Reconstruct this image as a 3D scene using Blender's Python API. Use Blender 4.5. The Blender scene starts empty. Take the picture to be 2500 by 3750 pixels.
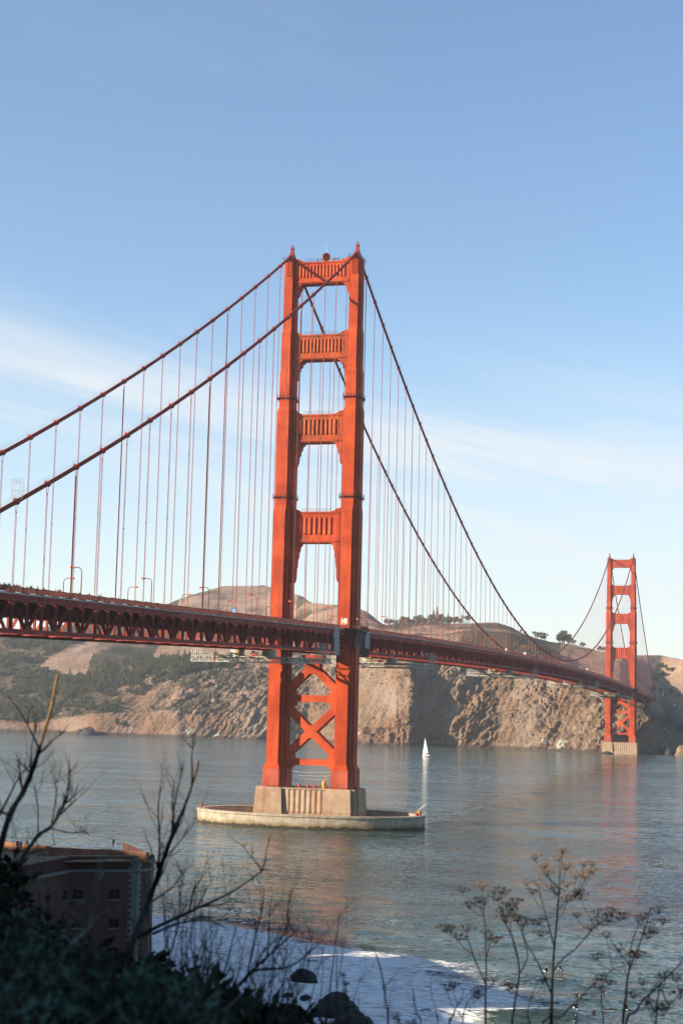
import bpy, math, random
import numpy as np
from mathutils import Vector, Matrix, noise

random.seed(7)
SC = bpy.context.scene
COL = SC.collection
R = math.radians

# ------------------------------------------------------------------ camera
CAM = np.array([176.5855, -615.0953, 44.2211])
YAW, PITCH, ROLL, FPX = -0.26501097, 0.12034678, 0.02458584, 5940.545
_fw = np.array([math.sin(YAW)*math.cos(PITCH), math.cos(YAW)*math.cos(PITCH), math.sin(PITCH)])
_r0 = np.array([math.cos(YAW), -math.sin(YAW), 0.0]); _u0 = np.cross(_r0, _fw)
_rt = math.cos(ROLL)*_r0 + math.sin(ROLL)*_u0
_up = -math.sin(ROLL)*_r0 + math.cos(ROLL)*_u0
cam_data = bpy.data.cameras.new('camera')
cam_data.sensor_fit = 'VERTICAL'; cam_data.sensor_height = 36.0; cam_data.sensor_width = 24.0
cam_data.lens = FPX/3750*36.0
cam_data.clip_start = 0.1; cam_data.clip_end = 60000
cam_data.dof.use_dof = True; cam_data.dof.focus_distance = 700.0; cam_data.dof.aperture_fstop = 5.6
cam = bpy.data.objects.new('camera', cam_data); COL.objects.link(cam)
cam.matrix_world = Matrix(((_rt[0], _up[0], -_fw[0], CAM[0]), (_rt[1], _up[1], -_fw[1], CAM[1]),
                           (_rt[2], _up[2], -_fw[2], CAM[2]), (0, 0, 0, 1)))
SC.camera = cam

def ray(px, py):
    d = _fw + _rt*(px-1250)/FPX - _up*(py-1875)/FPX
    return d/np.linalg.norm(d)
def at(px, py, dist):                       # world point at a horizontal distance along a sight line
    d = ray(px, py); return CAM + d*dist/math.hypot(d[0], d[1])
def onz(px, py, z):
    d = ray(px, py); return CAM + d*(z-CAM[2])/d[2]
def project(P):
    X = np.asarray(P, float)-CAM; d = X@_fw
    return 1250+FPX*(X@_rt)/d, 1875-FPX*(X@_up)/d

# ------------------------------------------------------------------ world, sun, exposure
SUN_PHI, SUN_EL = R(62), R(20.2)            # azimuth from south towards west, elevation
sun_vec = Vector((-math.sin(SUN_PHI)*math.cos(SUN_EL), -math.cos(SUN_PHI)*math.cos(SUN_EL), math.sin(SUN_EL)))
W = bpy.data.worlds.new('World'); SC.world = W; W.use_nodes = True
wn, wl = W.node_tree.nodes, W.node_tree.links
wn.clear()
wo = wn.new('ShaderNodeOutputWorld'); bg = wn.new('ShaderNodeBackground')
sky = wn.new('ShaderNodeTexSky'); sky.sky_type = 'NISHITA'; sky.sun_disc = False
sky.sun_elevation = SUN_EL; sky.sun_rotation = math.atan2(sun_vec.x, sun_vec.y)
sky.altitude = 0; sky.air_density = 1.0; sky.dust_density = 0.25; sky.ozone_density = 2.5
bg.inputs['Strength'].default_value = 0.0745
def wnode(t, **kw):
    n = wn.new(t)
    for k, v in kw.items(): setattr(n, k, v)
    return n
def wmath(op, a, b=None, c=None, clamp=False):
    n = wn.new('ShaderNodeMath'); n.operation = op; n.use_clamp = clamp
    for i, v in enumerate((a, b, c)):
        if v is None: continue
        if isinstance(v, (int, float)): n.inputs[i].default_value = v
        else: wl.new(v, n.inputs[i])
    return n.outputs[0]
# thin high cloud: wind-drawn streaks on a flat layer far above, the same all round the sky
tc = wn.new('ShaderNodeTexCoord'); sx = wn.new('ShaderNodeSeparateXYZ'); wl.new(tc.outputs['Generated'], sx.inputs[0])
az = wmath('ARCTAN2', sx.outputs[0], sx.outputs[1]); el = wmath('ARCSINE', sx.outputs[2])
vv_ = wmath('ADD', el, wmath('MULTIPLY', az, 0.22)); uu_ = wmath('SUBTRACT', az, wmath('MULTIPLY', el, 0.22))
def wnoise(su, sv, off, det, rough=0.55, dist=0.0):
    c_ = wn.new('ShaderNodeCombineXYZ'); wl.new(wmath('MULTIPLY', uu_, su), c_.inputs[0]); wl.new(wmath('MULTIPLY', vv_, sv), c_.inputs[1]); c_.inputs[2].default_value = off
    n_ = wn.new('ShaderNodeTexNoise'); n_.inputs['Scale'].default_value = 1.0; n_.inputs['Detail'].default_value = det; n_.inputs['Roughness'].default_value = rough; n_.inputs['Distortion'].default_value = dist
    wl.new(c_.outputs[0], n_.inputs['Vector']); return n_.outputs[0]
def wramp(f, lo, hi):
    n_ = wn.new('ShaderNodeMapRange'); n_.clamp = True; n_.interpolation_type = 'SMOOTHSTEP'; wl.new(f, n_.inputs[0]); n_.inputs[1].default_value = lo; n_.inputs[2].default_value = hi; return n_.outputs[0]
wob = wmath('MULTIPLY', wmath('SUBTRACT', wnoise(2.2, 2.0, 1.3, 3), 0.5), 0.05)
wid = wmath('ADD', 0.030, wmath('MULTIPLY', wmath('ADD', az, 0.43, clamp=True), 0.11))
dv_ = wmath('DIVIDE', wmath('SUBTRACT', wmath('ADD', vv_, wob), 0.094), wid)
band = wmath('POWER', 2.718, wmath('MULTIPLY', wmath('MULTIPLY', dv_, dv_), -1.0))
fib = wramp(wnoise(2.6, 30.0, 5.0, 8, 0.62, 0.5), 0.38, 0.64)
gen = wmath('MULTIPLY', wramp(wnoise(1.6, 7.0, 9.0, 6, 0.55, 0.4), 0.52, 0.80), 0.22)
cl = wmath('ADD', wmath('MULTIPLY', band, wmath('ADD', 0.22, wmath('MULTIPLY', fib, 0.72))), gen)
cl = wmath('MULTIPLY', cl, 0.85, clamp=True)
veil = wmath('MULTIPLY', wmath('SUBTRACT', 1.0, wramp(el, 0.0, 0.24)), 0.60)      # thin high overcast, thicker towards the horizon all round
cl = wmath('SUBTRACT', 1.0, wmath('MULTIPLY', wmath('SUBTRACT', 1.0, veil), wmath('SUBTRACT', 1.0, cl)), clamp=True)
mixc = wn.new('ShaderNodeMix'); mixc.data_type = 'RGBA'
wl.new(cl, mixc.inputs['Factor']); wl.new(sky.outputs[0], mixc.inputs['A'])
mixc.inputs['B'].default_value = (4.3, 4.42, 4.5, 1)
wl.new(mixc.outputs['Result'], bg.inputs['Color']); wl.new(bg.outputs[0], wo.inputs['Surface'])

sl = bpy.data.lights.new('sun', 'SUN'); sl.energy = 5.0; sl.angle = R(0.53); sl.color = (1.0, 0.82, 0.62)
so = bpy.data.objects.new('sun', sl); COL.objects.link(so); so.location = (-300, -300, 400)
so.rotation_euler = sun_vec.to_track_quat('Z', 'Y').to_euler()
SC.view_settings.view_transform = 'Standard'; SC.view_settings.look = 'None'
SC.view_settings.exposure = 1.5; SC.view_settings.gamma = 1.0; SC.view_settings.use_curve_mapping = False
SC.cycles.max_bounces = 5; SC.cycles.diffuse_bounces = 1; SC.cycles.glossy_bounces = 2
SC.cycles.transmission_bounces = 4; SC.cycles.volume_bounces = 0; SC.cycles.transparent_max_bounces = 8
SC.cycles.use_denoising = True; SC.cycles.caustics_reflective = False; SC.cycles.caustics_refractive = False
SC.cycles.sample_clamp_indirect = 4.0

# ------------------------------------------------------------------ material helpers
class NT:
    def __init__(s, name):
        s.m = bpy.data.materials.new(name); s.m.use_nodes = True
        s.n = s.m.node_tree.nodes; s.l = s.m.node_tree.links
        s.bsdf = s.n['Principled BSDF']; s.out = s.n['Material Output']
        s.geo = None
    def new(s, t): return s.n.new(t)
    def pos(s):
        if s.geo is None: s.geo = s.n.new('ShaderNodeNewGeometry')
        return s.geo.outputs['Position']
    def _in(s, sock, v):
        if isinstance(v, (int, float)): sock.default_value = v
        elif isinstance(v, tuple): sock.default_value = v if len(v) == 4 or sock.type == 'VECTOR' else v+(1,)
        else: s.l.new(v, sock)
    def math(s, op, a, b=None, c=None, clamp=False):
        n = s.n.new('ShaderNodeMath'); n.operation = op; n.use_clamp = clamp
        for i, v in enumerate((a, b, c)):
            if v is not None: s._in(n.inputs[i], v)
        return n.outputs[0]
    def mapping(s, v, scale=(1, 1, 1), rot=(0, 0, 0), loc=(0, 0, 0)):
        n = s.n.new('ShaderNodeMapping'); s.l.new(v, n.inputs[0])
        n.inputs['Scale'].default_value = scale; n.inputs['Rotation'].default_value = rot; n.inputs['Location'].default_value = loc
        return n.outputs[0]
    def noise(s, v, scale, detail=4, rough=0.55, dist=0.0):
        n = s.n.new('ShaderNodeTexNoise'); s.l.new(v, n.inputs['Vector'])
        n.inputs['Scale'].default_value = scale; n.inputs['Detail'].default_value = detail
        n.inputs['Roughness'].default_value = rough; n.inputs['Distortion'].default_value = dist
        return n.outputs[0]
    def ramp(s, f, lo, hi):                   # linear 0..1 between lo and hi
        n = s.n.new('ShaderNodeMapRange'); n.clamp = True; n.interpolation_type = 'SMOOTHSTEP'
        s.l.new(f, n.inputs[0]); n.inputs[1].default_value = lo; n.inputs[2].default_value = hi
        return n.outputs[0]
    def mix(s, f, a, b, mode='MIX'):
        n = s.n.new('ShaderNodeMix'); n.data_type = 'RGBA'; n.blend_type = mode
        s._in(n.inputs['Factor'], f); s._in(n.inputs['A'], a); s._in(n.inputs['B'], b)
        return n.outputs['Result']
    def attr(s, name):
        n = s.n.new('ShaderNodeAttribute'); n.attribute_name = name; return n.outputs['Fac']
    def bump(s, h, dist, strength=1.0, normal=None):
        n = s.n.new('ShaderNodeBump'); n.inputs['Distance'].default_value = dist; n.inputs['Strength'].default_value = strength
        s.l.new(h, n.inputs['Height'])
        if normal is not None: s.l.new(normal, n.inputs['Normal'])
        return n.outputs[0]
    def set(s, keep=False, **kw):
        if 'color' in kw and not keep:      # overall reflectance of the place
            kw['color'] = s.mix(1.0, kw['color'], (0.72, 0.72, 0.72), 'MULTIPLY')
        for k, v in kw.items():
            s._in(s.bsdf.inputs[{'color': 'Base Color', 'rough': 'Roughness', 'normal': 'Normal', 'spec': 'Specular IOR Level', 'metal': 'Metallic', 'ior': 'IOR'}[k]], v)
        return s.m

M = {}
def simple(name, col, rough=0.6, var=0.25, scale=1.5, spec=0.3, metal=0.0):
    t = NT(name); f = t.noise(t.pos(), scale, 4)
    d = tuple(c*(1-var) for c in col); b = tuple(min(1, c*(1+var)) for c in col)
    M[name] = t.set(color=t.mix(t.ramp(f, 0.3, 0.7), d, b), rough=rough, spec=spec, metal=metal)
    return M[name]

ORANGE = (0.60, 0.074, 0.016)
def paint(name, col, patch=0.25, seams=False, rough=0.7):
    t = NT(name); p = t.pos()
    big = t.ramp(t.noise(p, 0.11, 3), 0.35, 0.65)
    streak = t.ramp(t.noise(t.mapping(p, (0.9, 0.9, 0.06)), 1.0, 5, 0.6), 0.35, 0.75)
    fine = t.noise(p, 2.4, 5, 0.65)
    c1 = tuple(c*(1-patch) for c in col); c2 = (min(1, col[0]*(1+patch*.6)), min(1, col[1]*(1+patch*1.7)), min(1, col[2]*(1+patch*1.6)))
    c = t.mix(big, c1, c2)
    c = t.mix(t.math('MULTIPLY', streak, 0.5), c, tuple(x*0.60 for x in col))
    drt = t.ramp(t.noise(t.mapping(p, (0.5, 0.5, 0.10)), 1.6, 6, 0.7), 0.60, 0.78)
    c = t.mix(t.math('MULTIPLY', drt, 0.45), c, (col[0]*0.38, col[1]*0.5, col[2]*0.9))
    c = t.mix(t.math('MULTIPLY', t.ramp(fine, 0.5, 0.8), 0.30), c, (col[0]*1.15, col[1]*1.9, col[2]*2.2))
    h = fine
    if seams:
        b = t.new('ShaderNodeTexBrick'); b.offset = 0.0
        xz = t.new('ShaderNodeSeparateXYZ'); t.l.new(p, xz.inputs[0])
        cb = t.new('ShaderNodeCombineXYZ'); t.l.new(t.math('ADD', xz.outputs[0], xz.outputs[1]), cb.inputs[0]); t.l.new(xz.outputs[2], cb.inputs[1])
        t.l.new(cb.outputs[0], b.inputs['Vector']); b.inputs['Scale'].default_value = 1.0
        b.inputs['Brick Width'].default_value = 1.07; b.inputs['Row Height'].default_value = 3.45; b.inputs['Mortar Size'].default_value = 0.045
        b.inputs['Color1'].default_value = (1, 1, 1, 1); b.inputs['Color2'].default_value = (0.80, 0.74, 0.72, 1); b.inputs['Mortar'].default_value = (0.62, 0.58, 0.56, 1)
        c = t.mix(0.7, c, b.outputs['Color'], 'MULTIPLY')
    M[name] = t.set(color=c, rough=rough, spec=0.14, normal=t.bump(h, 0.03, 0.6))
    return t
paint('tower_paint', ORANGE, 0.22, True)
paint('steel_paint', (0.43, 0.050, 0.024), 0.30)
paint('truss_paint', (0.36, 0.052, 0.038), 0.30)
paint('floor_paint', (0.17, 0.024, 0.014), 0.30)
paint('brace_paint', (0.60, 0.078, 0.022), 0.30)
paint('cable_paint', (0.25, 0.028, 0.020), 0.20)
paint('primer_paint', (0.60, 0.115, 0.062), 0.22, True)
paint('hanger_paint', (0.46, 0.13, 0.105), 0.15)
t = paint('weathered_paint', ORANGE, 0.22)          # peeling, rust-blackened paint on two of the portals
c0 = t.bsdf.inputs['Base Color'].links[0].from_socket
p = t.pos(); st = t.ramp(t.noise(t.mapping(p, (1.3, 1.3, 0.5)), 0.85, 7, 0.7), 0.42, 0.62)
st2 = t.ramp(t.noise(t.mapping(p, (2.2, 1, 0.35)), 1.0, 5, 0.6), 0.45, 0.6)
c = t.mix(t.math('MULTIPLY', st, 0.85), c0, t.mix(st2, (0.07, 0.032, 0.011), (0.30, 0.095, 0.026)))
t.set(keep=True, color=c)
simple('dark_steel', (0.06, 0.014, 0.012), 0.7)
simple('rail_paint', (0.21, 0.038, 0.022), 0.65, 0.3)
simple('asphalt', (0.05, 0.05, 0.05), 0.9)
simple('white_paint', (0.72, 0.70, 0.64), 0.6, 0.12)
simple('scaffold_steel', (0.46, 0.46, 0.43), 0.5, 0.2, metal=0.0)
simple('tan_board', (0.52, 0.36, 0.19), 0.8, 0.15)
simple('tarp', (0.40, 0.36, 0.37), 0.75, 0.18, 0.6)
simple('black_net', (0.012, 0.014, 0.016), 0.9)
simple('red_machine', (0.55, 0.05, 0.03), 0.5)
simple('yellow', (0.72, 0.42, 0.03), 0.5)
simple('sign_blue', (0.05, 0.22, 0.55), 0.5)
simple('lamp_orange', (0.72, 0.13, 0.03), 0.5)
simple('glass_grey', (0.20, 0.21, 0.20), 0.15)
simple('sail', (0.78, 0.77, 0.74), 0.8, 0.05)
simple('boat_hull', (0.62, 0.60, 0.56), 0.35, 0.08)
simple('wood_dark', (0.10, 0.06, 0.035), 0.8)
simple('rock_dark', (0.030, 0.030, 0.032), 0.85, 0.5, 1.2)
simple('window_dark', (0.012, 0.013, 0.015), 0.25)
simple('stone_light', (0.17, 0.18, 0.17), 0.85, 0.25, 3.0)
simple('skin', (0.45, 0.26, 0.18), 0.6, 0.05)
simple('hair', (0.035, 0.025, 0.02), 0.8)
for nm, cc in dict(cloth_black=(0.02, 0.02, 0.024), cloth_red=(0.5, 0.03, 0.03), cloth_blue=(0.05, 0.13, 0.38), cloth_grey=(0.22, 0.22, 0.24), cloth_white=(0.62, 0.62, 0.6), cloth_tan=(0.32, 0.22, 0.14), cloth_green=(0.06, 0.14, 0.07), cloth_yellow=(0.7, 0.45, 0.03), wetsuit=(0.012, 0.013, 0.016), jeans=(0.04, 0.06, 0.12)).items():
    simple(nm, cc, 0.85, 0.12, 6)
simple('board_white', (0.62, 0.6, 0.55), 0.4, 0.1)

# concrete of the pier: warm, streaked with rust under the tower legs
t = NT('pier_concrete'); p = t.pos()
a = t.ramp(t.noise(p, 0.35, 5), 0.3, 0.7); b = t.ramp(t.noise(t.mapping(p, (0.55, 0.55, 0.03)), 1.0, 4), 0.5, 0.72)
c = t.mix(a, (0.38, 0.265, 0.175), (0.50, 0.365, 0.25)); c = t.mix(t.math('MULTIPLY', b, 0.6), c, (0.42, 0.17, 0.08))
d = t.ramp(t.noise(t.mapping(p, (0.8, 0.8, 0.05)), 1.3, 4), 0.52, 0.75); c = t.mix(t.math('MULTIPLY', d, 0.4), c, (0.17, 0.15, 0.12))
M['pier_concrete'] = t.set(color=c, rough=0.9, spec=0.2, normal=t.bump(t.noise(p, 1.7, 6), 0.08, 0.7))
# fender wall: pale bleached concrete with dark tide growth along the water
t = NT('fender_concrete'); p = t.pos(); s = t.new('ShaderNodeSeparateXYZ'); t.l.new(p, s.inputs[0])
edge = t.math('ADD', s.outputs[2], t.math('MULTIPLY', t.math('SUBTRACT', t.noise(t.mapping(p, (0.5, 0.5, 0.7)), 0.55, 6, 0.65), 0.5), 3.4))
c = t.mix(t.ramp(t.noise(p, 0.5, 5), 0.3, 0.7), (0.33, 0.275, 0.20), (0.50, 0.45, 0.36))
c = t.mix(t.math('MULTIPLY', t.ramp(t.noise(t.mapping(p, (1, 1, 0.08)), 0.8, 5), 0.5, 0.75), 0.5), c, (0.27, 0.22, 0.15))
c = t.mix(t.math('SUBTRACT', 1.0, t.ramp(edge, 1.1, 2.6)), c, (0.27, 0.21, 0.12))
c = t.mix(t.math('SUBTRACT', 1.0, t.ramp(edge, 0.55, 1.25)), c, (0.045, 0.036, 0.022))
M['fender_concrete'] = t.set(color=c, rough=0.9, spec=0.2, normal=t.bump(t.noise(p, 1.5, 6), 0.1, 0.7))
simple('grey_concrete', (0.30, 0.29, 0.26), 0.9, 0.25, 0.3)
# fort brick
def brick(name, col1, col2):
    t = NT(name); p = t.pos(); s = t.new('ShaderNodeSeparateXYZ'); t.l.new(p, s.inputs[0])
    cb = t.new('ShaderNodeCombineXYZ'); t.l.new(t.math('ADD', s.outputs[0], t.math('MULTIPLY', s.outputs[1], 0.8)), cb.inputs[0]); t.l.new(s.outputs[2], cb.inputs[1])
    b = t.new('ShaderNodeTexBrick'); t.l.new(cb.outputs[0], b.inputs['Vector']); b.inputs['Scale'].default_value = 1.0
    b.inputs['Brick Width'].default_value = 0.42; b.inputs['Row Height'].default_value = 0.14; b.inputs['Mortar Size'].default_value = 0.018
    b.inputs['Color1'].default_value = col1+(1,); b.inputs['Color2'].default_value = col2+(1,); b.inputs['Mortar'].default_value = (0.12, 0.10, 0.085, 1)
    c = t.mix(t.math('MULTIPLY', t.ramp(t.noise(p, 0.35, 6, 0.65), 0.35, 0.7), 0.6), b.outputs['Color'], tuple(x*0.55 for x in col1))
    M[name] = t.set(color=c, rough=0.9, spec=0.15, normal=t.bump(b.outputs['Fac'], -0.02, 0.6))
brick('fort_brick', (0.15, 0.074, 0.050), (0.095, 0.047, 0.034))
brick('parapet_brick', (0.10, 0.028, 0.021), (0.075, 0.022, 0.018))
simple('roof_earth', (0.20, 0.15, 0.08), 0.95, 0.4, 0.7)

# ------------------------------------------------------------------ mesh helpers
class MB:
    def __init__(s): s.v = []; s.f = []; s.mi = []; s.cur = 0
    def add(s, vs, fs):
        o = len(s.v); s.v.extend([tuple(map(float, q)) for q in vs]); s.f.extend([tuple(i+o for i in f) for f in fs]); s.mi.extend([s.cur]*len(fs)); return s
    def box(s, x0, x1, y0, y1, z0, z1):
        return s.add([(x0,y0,z0),(x1,y0,z0),(x1,y1,z0),(x0,y1,z0),(x0,y0,z1),(x1,y0,z1),(x1,y1,z1),(x0,y1,z1)],
                     [(0,3,2,1),(4,5,6,7),(0,1,5,4),(1,2,6,5),(2,3,7,6),(3,0,4,7)])
    def beam(s, p, q, w, h, up=(0, 0, 1)):
        p = Vector(p); q = Vector(q); d = (q-p).normalized(); up = Vector(up)
        if abs(d.dot(up)) > 0.99: up = Vector((0, 1, 0))
        a = d.cross(up).normalized(); b = a.cross(d).normalized()
        c = [p+a*i*w/2+b*j*h/2 for i, j in ((-1,-1),(1,-1),(1,1),(-1,1))]+[q+a*i*w/2+b*j*h/2 for i, j in ((-1,-1),(1,-1),(1,1),(-1,1))]
        return s.add(c, [(0,1,2,3),(7,6,5,4),(0,4,5,1),(1,5,6,2),(2,6,7,3),(3,7,4,0)])
    def tube(s, pts, rad, n=6, cap=True):
        pts = [Vector(q) for q in pts]; m = len(pts)
        if isinstance(rad, (int, float)): rad = [rad]*m
        rings = []; ref = None
        for i in range(m):
            d = (pts[min(i+1, m-1)]-pts[max(i-1, 0)])
            d = d.normalized() if d.length > 1e-9 else Vector((0, 0, 1))
            if ref is None: ref = Vector((1, 0, 0)) if abs(d.x) < 0.9 else Vector((0, 1, 0))
            a = (ref-d*ref.dot(d)).normalized(); ref = a; b = d.cross(a)
            rings.append([pts[i]+(a*math.cos(2*math.pi*k/n)+b*math.sin(2*math.pi*k/n))*rad[i] for k in range(n)])
        return s.loft(rings, cap)
    def loft(s, rings, cap=True):
        n = len(rings[0]); vs = [v for r in rings for v in r]; fs = []
        for i in range(len(rings)-1):
            for k in range(n):
                k2 = (k+1) % n; fs.append((i*n+k, i*n+k2, (i+1)*n+k2, (i+1)*n+k))
        if cap: fs.append(tuple(reversed(range(n)))); fs.append(tuple((len(rings)-1)*n+k for k in range(n)))
        return s.add(vs, fs)
    def prism(s, poly, y0, y1):               # polygon in (x,z) extruded along y
        n = len(poly)
        vs = [(x, y0, z) for x, z in poly]+[(x, y1, z) for x, z in poly]
        fs = [tuple(range(n)), tuple(reversed(range(n, 2*n)))]+[(i, i+n, (i+1) % n+n, (i+1) % n) for i in range(n)]
        return s.add(vs, fs)
    def slab(s, poly, z0, z1):                # polygon in (x,y) extruded along z
        n = len(poly)
        vs = [(x, y, z0) for x, y in poly]+[(x, y, z1) for x, y in poly]
        fs = [tuple(reversed(range(n))), tuple(range(n, 2*n))]+[(i, (i+1) % n, (i+1) % n+n, i+n) for i in range(n)]
        return s.add(vs, fs)
    def mesh(s, name, mats, smooth=False):
        me = bpy.data.meshes.new(name); me.from_pydata(s.v, [], s.f)
        for m in (mats if isinstance(mats, (list, tuple)) else [mats]): me.materials.append(M[m])
        if max(s.mi, default=0): me.polygons.foreach_set('material_index', s.mi)
        if smooth: me.polygons.foreach_set('use_smooth', [True]*len(me.polygons))
        me.update(); return me
    def build(s, name, mats, parent=None, smooth=False):
        return obj(name, s.mesh(name, mats, smooth), parent)
def obj(name, me, parent=None, loc=None, rot=None, scale=None):
    o = bpy.data.objects.new(name, me); COL.objects.link(o)
    if parent is not None: o.parent = parent
    if loc is not None: o.location = loc
    if rot is not None: o.rotation_euler = rot
    if scale is not None: o.scale = scale
    return o
def tag(o, label, cat=None, group=None, kind=None):
    if label: o['label'] = label
    if cat: o['category'] = cat
    if group: o['group'] = group
    if kind: o['kind'] = kind
    return o
def thing(name, label, cat, loc=(0, 0, 0), group=None, rotz=0):
    o = bpy.data.objects.new(name, None); COL.objects.link(o); o.location = loc; o.rotation_euler = (0, 0, rotz)
    o.empty_display_size = 0.5
    return tag(o, label, cat, group)
ORD = ['first', 'second', 'third', 'fourth', 'fifth', 'sixth', 'seventh', 'eighth', 'ninth', 'tenth', 'eleventh', 'twelfth', 'thirteenth', 'fourteenth', 'fifteenth', 'sixteenth', 'seventeenth', 'eighteenth', 'nineteenth', 'twentieth', 'twenty-first', 'twenty-second', 'twenty-third', 'twenty-fourth', 'twenty-fifth', 'twenty-sixth', 'twenty-seventh', 'twenty-eighth', 'twenty-ninth', 'thirtieth', 'thirty-first', 'thirty-second', 'thirty-third', 'thirty-fourth']
def fbm(x, y, z, o=5, lac=2.1, gain=0.5):
    a, f, t_ = 1.0, 1.0, 0.0
    for _ in range(o):
        t_ += a*noise.noise((x*f, y*f, z*f)); a *= gain; f *= lac
    return t_
def ridged(x, y, z, o=5):
    a, f, t_ = 1.0, 1.0, 0.0
    for _ in range(o):
        t_ += a*(1-2*abs(noise.noise((x*f, y*f, z*f)))); a *= 0.5; f *= 2.07
    return t_
def inpoly(x, y, poly):
    c = False; n = len(poly)
    for i in range(n):
        x1, y1 = poly[i]; x2, y2 = poly[(i+1) % n]
        if (y1 > y) != (y2 > y) and x < (x2-x1)*(y-y1)/(y2-y1)+x1: c = not c
    return c
# ================================================================== SETTING
# ------------------------------------------------------------------ headlands across the strait
# columns: picture bearing -> profile of (row or height, distance) from the shore up to the skyline ridge and down behind it
HC = [
 (-900, 2350, [(2640,2375),(2550,2500),(2440,2680),(2370,2900),(2320,3200)]),
 (-300, 2335, [(2645,2360),(2555,2490),(2445,2660),(2375,2870),(2315,3170)]),
 (   0, 2328, [(2645,2350),(2560,2470),(2450,2650),(2380,2850),(2300,3150)]),
 ( 200, 2300, [(2645,2322),(2560,2430),(2470,2560),(2365,2800),(2285,3150)]),
 ( 350, 2236, [(2622,2258),(2540,2400),(2450,2560),(2378,2800),(2272,3200)]),
 ( 500, 2222, [(2625,2246),(2530,2380),(2430,2520),(2405,2800),(2236,3250)]),
 ( 650, 2178, [(2605,2216),(2530,2290),(2425,2450),(2440,2700),(2166,3350)]),
 ( 800, 2180, [(2620,2204),(2520,2290),(2405,2450),(2415,2750),(2118,3400)]),
 ( 950, 2176, [(2605,2206),(2510,2300),(2400,2450),(2395,2750),(2113,3400)]),
 (1060, 2190, [(2605,2218),(2515,2305),(2395,2450),(2345,2720),(2152,3250)]),
 (1130, 2190, [(2605,2222),(2515,2310),(2395,2450),(2325,2680),(2194,2980)]),
 (1250, 2085, [(2600,2130),(2500,2240),(2395,2390),(2305,2650),(2203,2900)]),
 (1330, 2008, [(2640,2046),(2540,2125),(2440,2235),(2340,2500),(2230,2850)]),
 (1400, 2000, [(2635,2022),(2540,2078),(2440,2150),(2350,2380),(2288,2800)]),
 (1460, 1995, [(2640,2006),(2540,2034),(2445,2075),(2350,2330),(2277,2900)]),
 (1500, 1990, [(2640,2000),(2540,2016),(2445,2042),(2345,2300),(2276,2920)]),
 (1530, 2002, [(2640,2022),(2540,2042),(2440,2070),(2345,2260),(2278,2920)]),
 (1590, 2016, [(2640,2032),(2540,2052),(2430,2084),(2345,2210),(2281,2920)]),
 (1640, 2018, [(2640,2032),(2540,2052),(2420,2084),(2345,2190),(2286,2900)]),
 (1680, 2010, [(2640,2024),(2540,2048),(2425,2082),(2334,2145),(2289,2900)]),
 (1760, 2004, [(2640,2026),(2540,2056),(2430,2105),(2331,2148),(2283,2900)]),
 (1820, 2008, [(2640,2030),(2540,2062),(2430,2098),(2333,2145),(2280,2880)]),
 (1860, 1988, [(2640,2012),(2540,2047),(2430,2088),(2337,2140),(2297,2850)]),
 (1930, 1965, [(2650,1990),(2550,2028),(2450,2072),(2372,2140),(2324,2800)]),
 (2000, 1944, [(2660,1968),(2560,2010),(2470,2058),(2405,2150),(2342,2700)]),
 (2090, 1928, [(2670,1950),(2580,1985),(2490,2032),(2440,2200),(2346,2650)]),
 (2180, 1902, [(2680,1920),(2600,1950),(2530,1990),(2475,2150),(2374,2550)]),
 (2270, 1897, [(2690,1915),(2620,1940),(2560,1985),(2490,2150),(2383,2500)]),
 (2340, 1895, [(2700,1912),(2640,1930),(2585,1955),(2562,2250),(2383,2500)]),
 (2378, 1899, [(2712,1910),(2655,1925),(2600,1950),(2575,2270),(2385,2520)]),
 (2420, 1907, [(2722,1960),(2680,2080),(2640,2238),(2578,2292),(2387,2550)]),
 (2500, 1925, [(2730,1980),(2695,2090),(2650,2205),(2582,2292),(2398,2480)]),
 (2700, 1960, [(2735,2030),(2702,2120),(2662,2220),(2590,2300),(2420,2480)]),
 (3400, 2050, [(2745,2110),(2715,2180),(2680,2240),(2610,2320),(2480,2480)]),
]
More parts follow.
